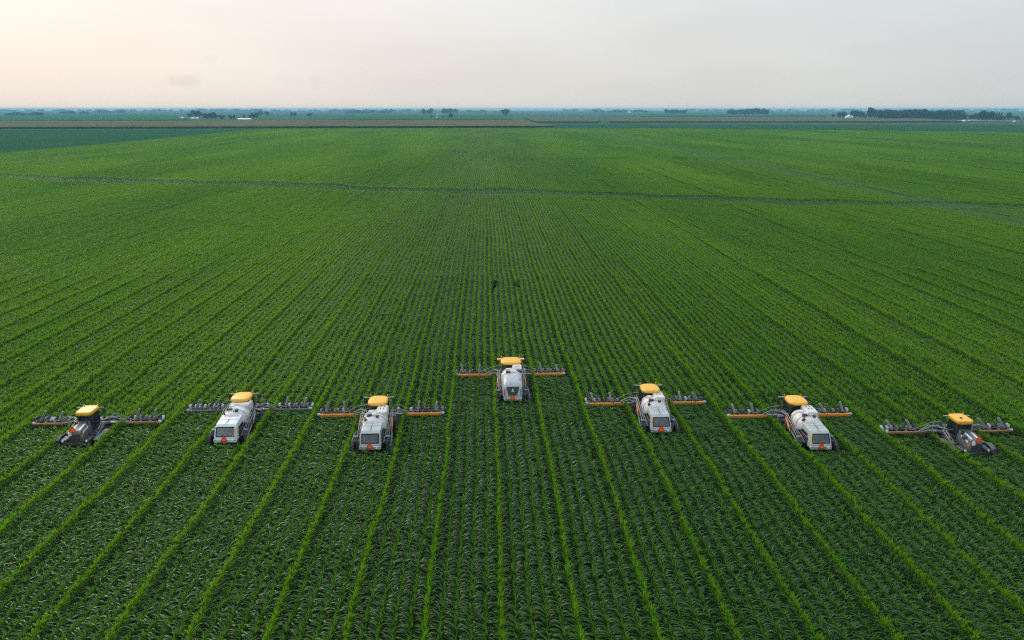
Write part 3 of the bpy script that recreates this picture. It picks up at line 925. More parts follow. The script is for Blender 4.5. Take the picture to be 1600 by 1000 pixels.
def cab(root, y0, y1, hw, z0, ztop, roof_hw, roof_m='yellow', boxy=False, brackets=False, seat=False, hatch=False):
    """glazed cab: corner posts, dark panes set between them, overhanging yellow roof, mirrors on arms"""
    fr = MB()
    zt = ztop - 0.28
    bot = [(-hw * 0.86, y0 + 0.10), (hw * 0.86, y0 + 0.10), (hw * 0.92, y1 - 0.05), (-hw * 0.92, y1 - 0.05)]
    top = [(-hw * 0.96, y0), (hw * 0.96, y0), (hw * 0.96, y1 - 0.22), (-hw * 0.96, y1 - 0.22)]
    for (bx, by), (tx, ty) in zip(bot, top): fr.cyl((bx, by, z0), (tx, ty, zt), 0.055, n=8)
    for lv, q in ((z0, bot), (zt, top)):
        for i in range(4):
            a, c = q[i], q[(i + 1) % 4]; fr.cyl((a[0], a[1], lv), (c[0], c[1], lv), 0.05, n=8)
    fr.box(-hw * 0.9, hw * 0.9, y0 + 0.08, y1, z0 - 0.35, z0 - 0.02, 0.04)
    c = part("cab", fr, M['dark'], root)
    for i in range(4):
        a, d, e, f_ = bot[i], bot[(i + 1) % 4], top[(i + 1) % 4], top[i]
        p = [Vector((*a, z0 + 0.03)), Vector((*d, z0 + 0.03)), Vector((*e, zt - 0.03)), Vector((*f_, zt - 0.03))]
        cen = sum(p, Vector()) / 4; nrm = (p[1] - p[0]).cross(p[3] - p[0]).normalized()
        p = [q.lerp(cen, 0.05) for q in p]
        g_ = MB(); g_.add([q + nrm * 0.012 for q in p] + [q - nrm * 0.012 for q in p],
                          [(0, 1, 2, 3), (7, 6, 5, 4), (0, 4, 5, 1), (1, 5, 6, 2), (2, 6, 7, 3), (3, 7, 4, 0)])
        part("window", g_, M['glass'], c)
    if seat:
        s_ = MB(); s_.box(-0.27, 0.27, y0 + 0.035, y0 + 0.075, z0 + 0.22, z0 + 0.55, 0.015)
        part("rear_panel", s_, M['seat'], c)
    rf = MB()
    e = 6.0 if boxy else 3.6
    ym = (y0 + y1) / 2; hl = (y1 - y0) / 2 + 0.14
    n = 32
    def rring(z, k, ee):
        out = []
        for i in range(n):
            a = 2 * math.pi * i / n; cc, ss = math.cos(a), math.sin(a)
            xx = math.copysign(abs(cc) ** (2 / ee), cc); yy = math.copysign(abs(ss) ** (2 / ee), ss)
            out.append((roof_hw * k * xx * (1.0 if boxy else (1 - 0.06 * (yy > 0) * yy)), ym - 0.05 + hl * k * yy, z))
        return out
    hgt = 0.30 if boxy else 0.26
    zs = [(0, 0.92), (0.05, 0.99), (0.35, 1.0), (0.7, 0.97), (0.9, 0.91), (1.0, 0.80)] if not boxy else [(0, 0.95), (0.06, 1.0), (0.75, 1.0), (0.95, 0.96), (1.0, 0.92)]
    rings = [rring(ztop - hgt + hgt * t, k, e) for t, k in zs]
    if not boxy:
        rings.append(rring(ztop + 0.035, 0.45, e))
    rf.loft(rings, True)
    r_ = part("roof", rf, M[roof_m], c)
    if hatch:
        h_ = MB(); h_.cyl((-0.12, ym - 0.25, ztop + 0.0), (-0.12, ym - 0.25, ztop + 0.07), 0.09, n=12)
        part("roof_vent", h_, M['dark'], r_)
    for sg in (-1, 1):
        be = MB(); be.cyl((sg * roof_hw * 0.86, y1 - 0.06, ztop - 0.12), (sg * roof_hw * 0.86, y1 - 0.06, ztop + 0.06), 0.03, n=10)
        be.cyl((sg * roof_hw * 0.86, y1 - 0.06, ztop + 0.02), (sg * roof_hw * 0.86, y1 - 0.06, ztop + 0.09), 0.055, 0.045, n=10)
        part("beacon", be, M['amber'], r_)
        ar = MB()
        if brackets:
            ar.box(min(sg * roof_hw * 0.9, sg * (roof_hw + 0.32)), max(sg * roof_hw * 0.9, sg * (roof_hw + 0.32)), y1 - 0.42, y1 - 0.12, ztop - 0.22, ztop - 0.08, 0.03)
            part("mirror_arm", ar, M[roof_m], c)
        else:
            ar.tube([(sg * roof_hw * 0.85, y1 - 0.22, ztop - 0.10), (sg * (roof_hw + 0.2), y1 - 0.18, ztop - 0.08), (sg * (roof_hw + 0.42), y1 - 0.14, ztop - 0.10)], 0.035)
            part("mirror_arm", ar, M['pale'], c)
        mi = MB(); xm = sg * (roof_hw + (0.28 if brackets else 0.38))
        mi.box(xm - 0.11, xm + 0.11, y1 - 0.20, y1 - 0.12, ztop - 0.62, ztop - 0.16, 0.03)
        part("mirror", mi, M['dark'], c)
    return c

def side_gear(root, m='steel', pale=True):
    """ladder, handrails, valve bank, hoses and crop shields along the flanks"""
    for sx in (-1, 1):
        rl = MB()
        for dx in (0.0, 0.16):
            rl.tube([(sx * (1.06 + dx), -1.5, 1.98), (sx * (1.08 + dx), -0.6, 2.42), (sx * (1.10 + dx), 0.8, 2.88), (sx * (1.06 + dx), 1.9, 2.85)], 0.03)
        for k in range(6):
            y = -1.1 + 0.5 * k; z = 2.15 + 0.145 * k
            rl.tube([(sx * 1.06, y, z), (sx * 1.24, y, z)], 0.02)
        for y in (-0.9, 0.1, 1.1):
            rl.tube([(sx * 1.14, y, 1.8), (sx * 1.14, y, 2.28 + 0.24 * (y + 0.9))], 0.025)
        part("handrail", rl, M[m], root)
        v = MB()
        v.box(sx * 1.05 - 0.14, sx * 1.05 + 0.14, -0.9, -0.2, 1.80, 2.25, 0.03)
        v.box(sx * 1.0 - 0.12, sx * 1.0 + 0.12, 0.1, 0.75, 1.75, 2.15, 0.03)
        v.cyl((sx * 1.1, 0.95, 1.7), (sx * 1.1, 0.95, 2.3), 0.13, n=12)
        part("valve_box", v, M['grey'], root)
        h = MB()
        for k in range(4):
            z = 1.85 + 0.13 * k
            h.tube([(sx * 0.8, -1.9, z), (sx * (1.12 + 0.03 * k), -1.3, z + 0.12), (sx * (1.2 + 0.02 * k), -0.3, z + 0.05), (sx * 1.15, 0.8, z + 0.2), (sx * 1.0, 1.6, z + 0.25)], 0.024)
        part("hose", h, M['dark'], root)
        s_ = MB()
        s_.tube([(sx * 1.22, -0.3, 1.95), (sx * 1.36, -0.75, 2.10), (sx * 1.46, -1.3, 2.12), (sx * 1.50, -1.9, 2.02), (sx * 1.50, -2.4, 1.75), (sx * 1.46, -2.6, 1.4)], 0.06)
        part("crop_shield", s_, M['grey'], root)
    ld = MB()
    for dx in (0, 0.42):
        ld.tube([(-1.25, 0.55 + dx, 1.9), (-1.55, 0.55 + dx, 1.2), (-1.6, 0.55 + dx, 0.55)], 0.025)
    for k in range(4):
        z = 0.65 + 0.3 * k; x = -1.6 + 0.07 * k
        ld.tube([(x, 0.55, z), (x, 0.97, z)], 0.025)
    part("ladder", ld, M['steel'], root)

def tank(root, y0=-1.35, y1=1.25, hw=0.98, zc=2.62, hh=0.80):
    b = MB(); rings = []
    for k in range(17):
        t = k / 16; a = math.pi * t
        s_ = max(0.02, math.sin(a)) ** 0.42
        y = y0 + (y1 - y0) * (0.5 - 0.5 * math.cos(a))
        rings.append(superring(y, 0, zc, hw * s_, hh * s_, 2.3, 28))
    b.loft(rings, True)
    t_ = part("tank", b, M['white'], root)
    for y in (-0.45, 0.4):
        st = MB()
        q = [superring(y - 0.05, 0, zc, hw * 1.006, hh * 1.006, 2.3, 28), superring(y + 0.05, 0, zc, hw * 1.006, hh * 1.006, 2.3, 28)]
        st.loft(q, True, False)
        part("tank_strap", st, M['pale'], t_)
    h = MB(); h.box(-0.52, -0.16, -0.62, -0.30, zc + hh * 0.86, zc + hh + 0.08, 0.03)
    part("filler_hatch", h, M['dark'], t_)
    g_ = MB()
    g_.tube([(-0.55, -0.66, zc + hh * 0.9), (-0.55, -0.66, zc + hh + 0.14), (-0.12, -0.66, zc + hh + 0.16), (-0.12, -0.66, zc + hh * 0.95)], 0.02)
    g_.tube([(0.02, -0.8, zc + hh * 0.92), (0.02, -0.3, zc + hh + 0.08)], 0.022)
    g_.tube([(0.2, -0.9, zc + hh * 0.86), (0.22, -0.3, zc + hh + 0.03)], 0.022)
    part("tank_pipe", g_, M['grey'], t_)
    l = MB(); l.cyl((-0.35, 0.25, zc + hh * 0.88), (-0.35, 0.25, zc + hh + 0.05), 0.20, 0.18, n=18)
    part("tank_lid", l, M['white'], t_)
    return t_

def white_box(root, x0, x1, y0, y1, z0, z1, slots):
    b = MB(); b.box(x0, x1, y0, y1, z0, z1, 0.09)
    o = part("rinse_tank", b, M['white'], root)
    for sx_, sy_ in slots:
        s_ = MB(); cx, cy_ = x0 + (x1 - x0) * sx_, y0 + (y1 - y0) * sy_
        s_.box(cx - 0.035, cx + 0.035, cy_ - 0.13, cy_ + 0.13, z1 - 0.01, z1 + 0.018)
        part("slot", s_, M['dark'], o)
    return o

def hood_square(root, m='hood', hw=0.80):
    prof = [(-2.92, 1.72), (-3.02, 2.02), (-2.96, 2.12), (-2.62, 2.84), (-2.40, 2.98), (-0.95, 3.12), (-0.75, 3.05), (-0.75, 1.72)]
    me = extrude_profile(prof, lambda y, z: hw * (1.0 if z < 2.2 else 1.0 - 0.10 * (z - 2.2)), 0.06)
    h = part("hood", me, M[m], root)
    tilt = math.atan2(2.62 - 2.96, 2.84 - 2.12)
    g_ = part("grille", cached(('gr', hw), lambda: grille_mesh(hw * 0.84, hw * 0.80, 0.70)), M['grille'], h, (0, -2.955, 2.17), (tilt * 1.0, 0, 0))
    b = MB(); b.box(-hw * 1.04, hw * 1.04, -3.10, -2.90, 1.68, 1.98, 0.05)
    bp = part("bumper", b, M[m], h)
    l = MB(); l.cyl((hw * 0.66, -3.125, 1.86), (hw * 0.66, -3.09, 1.86), 0.085, n=14)
    part("work_lamp", l, M['lamp'], h)
    for sg in (-1, 1):
        t_ = MB(); t_.box(sg * hw * 0.90 - 0.06, sg * hw * 0.90 + 0.06, -3.13, -3.10, 1.92, 1.97, 0.008)
        part("tail_light", t_, M['redlamp'], h)
    s_ = MB(); s_.box(-0.25, 0.35, -1.12, -0.98, 3.09, 3.18, 0.02)
    s_.cyl((0.30, -0.72, 3.0), (0.30, -0.72, 3.42), 0.10, n=14); s_.cyl((0.30, -0.72, 3.42), (0.30, -0.72, 3.50), 0.15, 0.13, n=14)
    part("air_intake", s_, M['dark'], h)
    x_ = MB(); x_.tube([(-0.62, -0.95, 2.9), (-0.62, -0.95, 3.3), (-0.62, -1.06, 3.46)], 0.055, 10)
    part("exhaust_pipe", x_, M['dark'], h)
    sm = MB(); sm.box(-0.012, 0.012, -2.38, -1.2, 3.035, 3.075); sm.box(-hw * 0.86, hw * 0.86, -1.72, -1.70, 3.0, 3.058)
    part("panel_seam", sm, M['dark'], h)
    for sg in (-1, 1):                                       # open engine bay and pipes low on the flanks
        eb = MB(); x0_, x1_ = sorted((sg * (hw - 0.10), sg * (hw + 0.05)))
        eb.box(x0_, x1_, -2.35, -0.70, 1.74, 2.40, 0.03)
        eb.box(x0_, x1_, -0.74, 0.4, 1.74, 2.18, 0.03)
        part("engine_bay", eb, M['dark'], h)
        pi = MB()
        pi.tube([(sg * (hw + 0.10), -2.2, 1.85), (sg * (hw + 0.16), -1.6, 2.2), (sg * (hw + 0.15), -1.0, 2.25), (sg * (hw + 0.18), -0.4, 2.5)], 0.045, 8)
        pi.tube([(sg * (hw + 0.10), -1.9, 2.1), (sg * (hw + 0.14), -1.3, 1.95), (sg * (hw + 0.16), -0.6, 2.1)], 0.035, 8)
        pi.cyl((sg * (hw + 0.16), -0.95, 1.8), (sg * (hw + 0.16), -0.95, 2.5), 0.09, n=12)
        part("engine_pipe", pi, M['steel'], h)
        lv = MB()
        for k in range(5): lv.box(sg * hw - 0.012, sg * hw + 0.012, -2.2 + 0.22 * k, -2.06 + 0.22 * k, 2.2, 2.65)
        part("side_louvre", lv, M['grille'], h)
    return h

def ground_sprayer(i, kind, label):
    root = empty("field_sprayer", (MX[i], MY[i], 0.0))
    tag(root, label, "sprayer", "row of field machines working abreast")
    beam = {'plain': 'orange', 'pale': 'grey', 'new': 'orange'}[kind]
    chassis(root, strut='grey')
    for sx in (-1, 1):
        oc = MB(); oc.tube([(sx * 1.22, 0.75, 2.52), (sx * 1.27, 0.3, 2.40), (sx * 1.30, -0.05, 2.18)], 0.075, 10); oc.tube([(sx * 1.30, -0.05, 2.18), (sx * 1.32, -0.35, 1.98)], 0.045, 8)
        oc.box(sx * 1.2 - 0.10, sx * 1.2 + 0.10, 0.62, 0.86, 2.42, 2.64, 0.02)
        part("lift_cylinder", oc, M['steel' if kind == 'pale' else 'orange'], root)
    side_gear(root)
    if kind == 'plain':
        tank(root)
        white_box(root, 0.06, 0.94, -0.15, 1.35, 2.75, 3.52, [(0.35, 0.75), (0.35, 0.45), (0.65, 0.75), (0.65, 0.45)])
        h = hood_square(root)
        if i != 2:                                           # yellow trim down the edge of the grille that faces us
            st = MB(); st.tube([(-0.66, -2.66, 2.84), (-0.74, -2.84, 2.55), (-0.73, -2.96, 2.22), (-0.70, -3.03, 2.05)], 0.035, 8)
            part("yellow_strip", st, M['yellow'], h)
        wk = MB(); wk.box(-0.95, 0.95, -0.85, -0.55, 1.95, 2.05, 0.02); wk.box(-0.70, -0.38, -1.0, -0.72, 2.3, 3.25, 0.04)
        part("walkway", wk, M['dark'], root)
    elif kind == 'pale':
        tank(root, hh=0.76)
        white_box(root, -0.66, 0.94, 0.25, 1.40, 2.7, 3.48, [(0.3, 0.5), (0.5, 0.5), (0.7, 0.5)])
        h = hood_square(root, 'hoodw', 0.86)
        st = MB(); st.tube([(0.66, -2.60, 2.86), (0.74, -2.86, 2.52), (0.72, -2.95, 2.20), (0.80, -2.98, 2.02)], 0.04, 8)
        o = part("yellow_strip", st, M['yellow'], h); o["label"] = "yellow curved trim beside the grille"
        ex = MB(); ex.cyl((-0.28, -0.95, 3.05), (-0.28, -0.3, 3.42), 0.14, n=12); ex.cyl((0.10, -0.7, 3.1), (0.10, -0.7, 3.45), 0.10, n=12)
        part("air_filter", ex, M['pale'], h)
    else:
        tank(root, y0=-0.9, hw=1.0, hh=0.86)
        white_box(root, 0.10, 0.96, 0.30, 1.45, 2.8, 3.56, [(0.3, 0.3), (0.5, 0.3), (0.7, 0.3)])
        dk = MB(); dk.box(-0.02, 0.92, -0.06, 0.24, 3.2, 3.42, 0.05)
        part("air_intake", dk, M['dark'], root)
        b = MB()
        S = []
        for y, top, w, e in ((-3.06, 2.20, 0.80, 5), (-3.04, 2.26, 0.82, 6), (-2.95, 2.49, 0.83, 6), (-2.85, 2.745, 0.84, 6), (-2.76, 2.98, 0.85, 5.5), (-2.62, 3.14, 0.86, 4.5),
                             (-2.35, 3.28, 0.88, 3.8), (-1.8, 3.40, 0.92, 3.2), (-1.2, 3.45, 0.96, 3.0), (-0.5, 3.44, 0.98, 2.8), (-0.15, 3.36, 0.96, 2.8)):
            S.append((y, (top + 1.72) / 2, w, (top - 1.72) / 2, e))
        b.loft([superring(y, 0, z, w, h_, e, 32) for y, z, w, h_, e in S], True)
        h = part("hood", b, M['hood'], root)
        tilt = -math.atan2(0.28, 0.72)
        gm = grille_mesh(0.38, 0.55, 0.70, 8)
        g_ = part("grille", gm, M['dark'], h, (0, -3.085, 2.26), (tilt, 0, 0))
        em = MB()                                               # pale badge: upright stroke, bar and foot
        for q in ([(-0.06, 0.28), (0.02, 0.28), (0.05, 0.56), (-0.01, 0.56)], [(-0.13, 0.34), (-0.05, 0.46), (-0.05, 0.40), (-0.10, 0.32)], [(-0.10, 0.28), (0.10, 0.28), (0.12, 0.34), (-0.08, 0.34)]):
            n0 = len(q); em.add([(p[0], -0.022, p[1]) for p in q] + [(p[0], -0.014, p[1]) for p in q], [tuple(range(n0)), tuple(range(2 * n0 - 1, n0 - 1, -1))] + [(k, n0 + k, n0 + (k + 1) % n0, (k + 1) % n0) for k in range(n0)])
        part("badge", em, M['decal'], g_)
        for sg in (-1, 1):
            v = MB(); v.box(-0.05, 0.05, -0.02, 0.02, -0.30, 0.30, 0.01)
            part("tail_light", v, M['redlamp'] if sg < 0 else M['grey'], h, (sg * 0.72, -2.985, 2.48), (tilt, 0, 0))
        v = MB(); v.box(0.62, 0.72, -2.05, -1.75, 3.16, 3.30, 0.03)
        part("hood_vent", v, M['dark'], h)
        bp = MB(); bp.box(-0.80, 0.80, -3.14, -2.95, 1.70, 2.02, 0.07)
        part("bumper", bp, M['hood'], h)
        l = MB(); l.cyl((0.42, -3.165, 1.92), (0.42, -3.13, 1.92), 0.08, n=14)
        part("work_lamp", l, M['lamp'], h)
    fs = {1: -0.55, 2: -0.15, 3: 0.0, 4: -0.5, 5: -0.05}[i]             # how far forward the cab sits
    cab(root, 1.45 + fs, 2.95 + fs, 0.78, 2.05, 3.75, 0.98 if kind == 'new' else 0.80, brackets=(kind == 'new'))
    boom(root, {1: 2.95, 2: 3.05, 3: 3.0, 4: 2.6, 5: 2.85}[i], beam, 0.21 if kind != 'pale' else 0.14, zb={1: 1.84, 2: 1.92, 3: 1.92, 4: 1.82, 5: 1.92}[i])
    warning_sign(root, -0.02 if kind != 'pale' else -0.05, -3.165, 1.98)
    return root

def dark_tractor(i, label, hatch):
    """short high-clearance tractor: engine close behind the cab, boom close in front of it"""
    root = empty("field_tractor", (MX[i], MY[i], 0.0))
    tag(root, label, "tractor", "row of field machines working abreast")
    b = MB()
    for sg in (-1, 1): b.box(sg * 0.42 - 0.07, sg * 0.42 + 0.07, -2.8, 0.2, 1.45, 1.70, 0.02)
    for y in (-2.3, -1.2, 0.0): b.box(-0.4, 0.4, y - 0.07, y + 0.07, 1.48, 1.68, 0.01)
    part("chassis", b, M['grey'], root)
    for sx in (-1, 1):
        for y in (-2.15, 0.25):
            l = MB(); l.box(min(sx * 0.4, sx * 1.4), max(sx * 0.4, sx * 1.4), y - 0.11, y + 0.11, 1.72, 1.92, 0.02)
            l.box(sx * 1.16 - 0.09, sx * 1.16 + 0.09, y - 0.1, y + 0.1, 0.8, 1.75, 0.02)
            part("leg", l, M['dark'], root)
            wheel(root, sx * 1.52, y, rim='dark')
        fender(root, sx, -2.15, 'grey', a0=35, a1=125, r=1.06)
        f_ = MB(); f_.box(sx * 1.38 - 0.26, sx * 1.38 + 0.26, -1.5, -0.75, 1.82, 1.90, 0.03)
        part("step_plate", f_, M['steel'], root)
        s_ = MB(); s_.tube([(sx * 1.0, -1.9, 1.95), (sx * 1.05, -1.1, 2.35), (sx * 0.95, -0.3, 2.6)], 0.035); s_.tube([(sx * 1.16, -1.9, 1.9), (sx * 1.2, -1.1, 2.25), (sx * 1.1, -0.3, 2.45)], 0.035)
        part("handrail", s_, M['steel'], root)
        v = MB(); v.box(sx * 0.92 - 0.24, sx * 0.92 + 0.24, -2.0, -0.5, 1.68, 2.06, 0.06)
        part("fuel_tank", v, M['dark'], root)
        pl = MB()
        for k in range(4): pl.tube([(sx * (0.72 + 0.1 * k), -1.8, 2.0 + 0.06 * k), (sx * (0.95 + 0.08 * k), -1.1, 2.22), (sx * (0.9 + 0.1 * k), -0.4, 2.3), (sx * 1.35, 0.1, 2.2)], 0.03)
        part("hose", pl, M['dark'], root)
        ls = MB(); ls.tube([(sx * 0.75, -0.5, 2.35), (sx * 1.3, -0.2, 2.65), (sx * 1.9, 0.1, 2.45)], 0.055); ls.tube([(sx * 1.3, -0.2, 2.65), (sx * 2.0, 0.05, 2.62), (sx * 2.7, 0.12, 2.1)], 0.04)
        ls.tube([(sx * 0.9, -0.4, 2.0), (sx * 1.5, -0.1, 2.3), (sx * 2.4, 0.1, 2.05)], 0.04)
        part("lift_arm", ls, M['steel'], root)
    prof = [(-2.82, 1.55), (-2.92, 1.75), (-2.88, 2.48), (-2.76, 2.62), (-1.55, 2.80), (-1.05, 2.80), (-1.05, 1.6)]
    h = part("hood", extrude_profile(prof, lambda y, z: 0.44 if z > 2.2 else 0.50, 0.05), M['grey'], root)
    part("grille", cached(('grd',), lambda: grille_mesh(0.40, 0.38, 0.60)), M['dark'], h, (0, -2.93, 1.74), (-0.03, 0, 0))
    for sg in (-1, 1):
        for (ya, yb, za, zb) in ((-2.55, -2.12, 2.30, 2.56), (-2.02, -1.70, 2.40, 2.62)):
            st = MB(); x = sg * 0.452
            st.hull([(x + d, y, z) for d in (-0.05, 0.03) for y, z in ((ya, za), (yb, zb - 0.12), (yb, zb), (ya, za + 0.14))])
            part("stripe_decal", st, M['decal'], h)
        st = MB(); x = sg * 0.47
        st.hull([(x + d, y, z) for d in (-0.05, 0.04) for y, z in ((-2.74, 2.06), (-2.62, 2.20), (-2.66, 2.34), (-2.80, 2.2))])
        part("orange_decal", st, M['orange'], h)
    tp = MB()
    for sg in (-1, 1):
        tp.hull([(sg * 0.26 + d, y, z) for d in (-0.07, 0.07) for y, z in ((-2.62, 2.655), (-1.75, 2.79), (-1.75, 2.76), (-2.62, 2.62))])
    part("hood_stripe", tp, M['decal'], h)
    e = MB(); e.cyl((-0.40, -1.7, 2.6), (-0.40, -1.7, 2.92), 0.12, n=14); e.cyl((-0.40, -1.7, 2.92), (-0.40, -1.7, 2.98), 0.15, n=14)
    e.tube([(0.42, -1.65, 2.6), (0.42, -1.65, 3.0), (0.42, -1.74, 3.1)], 0.05, 10); e.box(-0.60, -0.30, -2.3, -1.95, 2.45, 2.72, 0.04)
    part("air_filter", e, M['dark'], h)
    rb = MB(); rb.box(-1.05, 1.05, -3.02, -2.84, 1.48, 1.72, 0.03)
    for sg in (-1, 1): rb.box(sg * 0.86 - 0.24, sg * 0.86 + 0.24, -3.0, -2.2, 1.55, 1.98, 0.06)
    part("rear_frame", rb, M['dark'], root)
    bw = MB(); bw.box(-0.42, -0.18, -2.99, -2.92, 2.30, 2.62, 0.02)
    part("mount_plate", bw, M['decal'], h)
    for sg in (-1, 1):
        l = MB(); l.cyl((sg * 0.90, -3.04, 1.90), (sg * 0.90, -2.98, 1.90), 0.08, n=12)
        part("tail_light", l, M['lamp'], root)
    cab(root, -1.20, 0.05, 0.58, 2.1, 3.58, 0.62, boxy=True, seat=True, hatch=hatch)
    boom(root, 0.30, 'rust', 0.15, zb=1.92, x1=4.95)
    warning_sign(root, 0.0, -3.0, 2.80, s=0.25)
    return root

dark_tractor(0, "dark grey tractor with boxy yellow roof at the left end of the machine line", False)
ground_sprayer(1, 'pale', "sprayer with white rounded hood, yellow trim stripe and grey boom, second from left")
ground_sprayer(2, 'plain', "grey-hooded sprayer with orange boom just left of the leading machine")
ground_sprayer(3, 'new', "leading sprayer in the middle with black badge grille, farthest up the rows")
ground_sprayer(4, 'plain', "grey-hooded sprayer with orange boom just right of the leading machine")
ground_sprayer(5, 'plain', "grey-hooded sprayer with orange boom next to the rightmost dark tractor")
dark_tractor(6, "dark grey tractor with vented yellow roof at the right end of the machine line", True)

# ------------------------------------------------------------------ far trees and farms
def tree_crown(seed, conifer=False):
    """unit crown (height 1, from 0.12): leaf clumps spread through several uneven lobes"""
    r = np.random.default_rng(seed)
    V, Q, T = [], [], []
    if conifer:
        N = 420
        t = r.random(N) ** 0.8
        rad = 0.20 * (1 - t) + 0.012
        a = r.uniform(0, 2 * np.pi, N); q = np.sqrt(r.uniform(0.25, 1, N))
        C = np.stack([rad * q * np.cos(a), rad * q * np.sin(a), 0.08 + 0.92 * t], 1); S = np.full(N, 0.05)
    else:
        lob = [(r.normal(0, 0.17), r.normal(0, 0.17), r.uniform(0.38, 0.80), r.uniform(0.15, 0.24)) for _ in range(9)]
        lob.append((0, 0, 0.55, 0.30)); lob.append((0.02, 0, 0.30, 0.24))
        C, S = [], []
        for x, y, z, rr in lob:
            n = 55
            d = r.normal(size=(n, 3)); d /= np.linalg.norm(d, axis=1)[:, None]
            p = np.array([x, y, z]) + d * rr * (r.uniform(0.45, 1.08, n) ** 0.6)[:, None] * np.array([1.1, 1.1, 0.85])
            C.append(p); S += list(r.uniform(0.05, 0.085, n))
        C = np.concatenate(C); S = np.array(S)
        ok = C[:, 2] > 0.10; C, S = C[ok], S[ok]
    n = len(C)
    d = r.normal(size=(n, 3)); d /= np.linalg.norm(d, axis=1)[:, None]
    u = np.cross(d, r.normal(size=(n, 3))); u /= np.linalg.norm(u, axis=1)[:, None]
    w = np.cross(d, u)
    P = np.stack([C + (u * a + w * b) * S[:, None] for a, b in ((-1, -0.7), (1, -0.8), (0.8, 0.9), (-0.9, 0.7))], 1)
    me = bpy.data.meshes.new("crown")
    me.from_pydata(P.reshape(-1, 3).tolist(), [], (np.arange(n * 4).reshape(-1, 4)).tolist())
    at_ = me.attributes.new("tint", 'FLOAT', 'POINT'); at_.data.foreach_set("value", np.repeat(r.uniform(0, 1, n), 4).astype(np.float32))
    me.materials.append(M['conifer' if conifer else 'crown'])
    return me

def tree_trunk(seed):
    rr = random.Random(seed); b = MB()
    b.cyl((0, 0, 0), (0.01, 0, 0.30), 0.030, 0.020, n=7); b.cyl((0.01, 0, 0.28), (0, 0.01, 0.66), 0.020, 0.008, n=6)
    for k in range(5):
        a = rr.uniform(0, 6.28); z = 0.22 + 0.08 * k
        b.cyl((0, 0, z), (0.2 * math.cos(a), 0.2 * math.sin(a), z + rr.uniform(0.12, 0.25)), 0.012, 0.004, n=5)
    me = b.mesh("trunk"); me.materials.append(M['bark']); return me

CROWNS = [tree_crown(900 + i) for i in range(6)]
CONES = [tree_crown(950 + i, True) for i in range(3)]
TRUNKS = [tree_trunk(i) for i in range(3)]

def px_scale(py):
    return (py - 170.0) * 0.0389

def tree(px, py, hpx, label, group, wide=1.0, conifer=False, seed=None):
    p = at(px, py, 0.0); h = (1.28 if px > 1290 else 1.55) * hpx / px_scale(py)
    rr = random.Random(int(px * 7 + py * 13))
    root = empty("conifer_tree" if conifer else "leafy_tree", (p.x, p.y, 0.0), rr.uniform(0, 6.28))
    tag(root, label, "tree", group)
    for nm, me in (("trunk", rr.choice(TRUNKS)), ("crown", rr.choice(CONES if conifer else CROWNS))):
        o = obj(nm, me, root); o.scale = (h * wide, h * wide, h)
    return root

G_LEFT, G_MID, G_RIGHT, G_CON = "trees of the left farmstead", "trees of the central farmstead", "trees around the white farmhouse", "conifers at the far right"
for px, py, h, w, lab in [
    (298, 184.0, 5.5, 1.2, "low spreading tree over the left farm's white barn"),
    (308, 184.3, 8.5, 1.0, "tallest tree of the left farm, right above the white barns"),
    (319, 186, 6.5, 0.8, "narrow tree at the left end of the left farm's grove"),
    (325, 186.2, 6.5, 1.1, "second tree from left in the left farm's grove"),
    (331, 186.2, 8, 1.2, "highest tree in the middle of the left farm's grove"),
    (336, 186.3, 6, 1.0, "right-hand tree of the left farm's grove"),
    (347, 186.6, 4.8, 1.3, "single low bush-like tree right of the left farm's grove"),
    (361, 186.8, 4.8, 0.8, "left one of a small pair of trees left of the long shed"),
    (366, 186.8, 4.8, 0.7, "right one of a small pair of trees left of the long shed"),
    (382, 185.2, 4, 0.8, "small tree behind the middle of the long white shed"),
    (391, 185.2, 4.6, 0.9, "small tree behind the right end of the long white shed"),
    (396, 185.2, 7, 0.8, "tall tree just right of the long white shed"),
    (402, 185.2, 7, 0.8, "tall tree second right of the long white shed"),
    (408, 181, 5.5, 1.2, "pale far tree right of the long shed, left one of two"),
    (418, 181, 5, 1.2, "pale far tree right of the long shed, right one of two"),
    (456, 181.5, 4.5, 0.8, "small pale tree left of the flat dark bush"),
    (461, 182.3, 5, 0.9, "small darker tree left of the flat dark bush"),
    (483, 182, 4, 2.0, "flat dark bush-like tree alone left of centre")]:
    tree(px, py, h, lab, G_LEFT, w)
for px, py, h, w, lab in [
    (663, 179, 6.5, 0.9, "leftmost tree of the central farmstead"),
    (672, 179, 7, 1.2, "broad tree second from left at the central farmstead"),
    (693, 178.3, 6, 1.0, "tree right behind the central farm's white buildings"),
    (698, 178, 6, 0.9, "middle one of the back trees at the central farmstead"),
    (703, 178.2, 6.5, 0.9, "fourth back tree of the central farmstead from left"),
    (708, 178.2, 5.5, 0.7, "thin back tree near the right end of the central farmstead"),
    (713, 177.8, 6, 0.7, "rightmost thin tree of the central farmstead"),
    (675, 184.3, 3.6, 0.9, "small front tree left of the central farm's silo"),
    (692, 185.2, 3.2, 1.3, "low front bush right of the central farm's silo"),
    (704.5, 185, 6, 1.0, "round dark tree in front of the central farmstead")]:
    tree(px, py, h, lab, G_MID, w)
tree(790, 181, 8.5, "lone round tree on the plain right of the central farmstead", "single trees on the plain", 1.1)
for k, (px, h, w) in enumerate([(1041, 6, 0.9), (1046, 5, 1.1), (1051, 4.6, 1), (1056, 5.5, 1), (1061, 4.6, 1.1), (1066, 5.2, 0.9), (1070, 5.4, 0.8)]):
    tree(px, 178.2, h, "tree %s in the small dark grove right of centre" % ["at the left end", "second from left", "third from left", "in the middle", "third from right", "second from right", "at the right end"][k],
         "small dark grove right of centre", w)
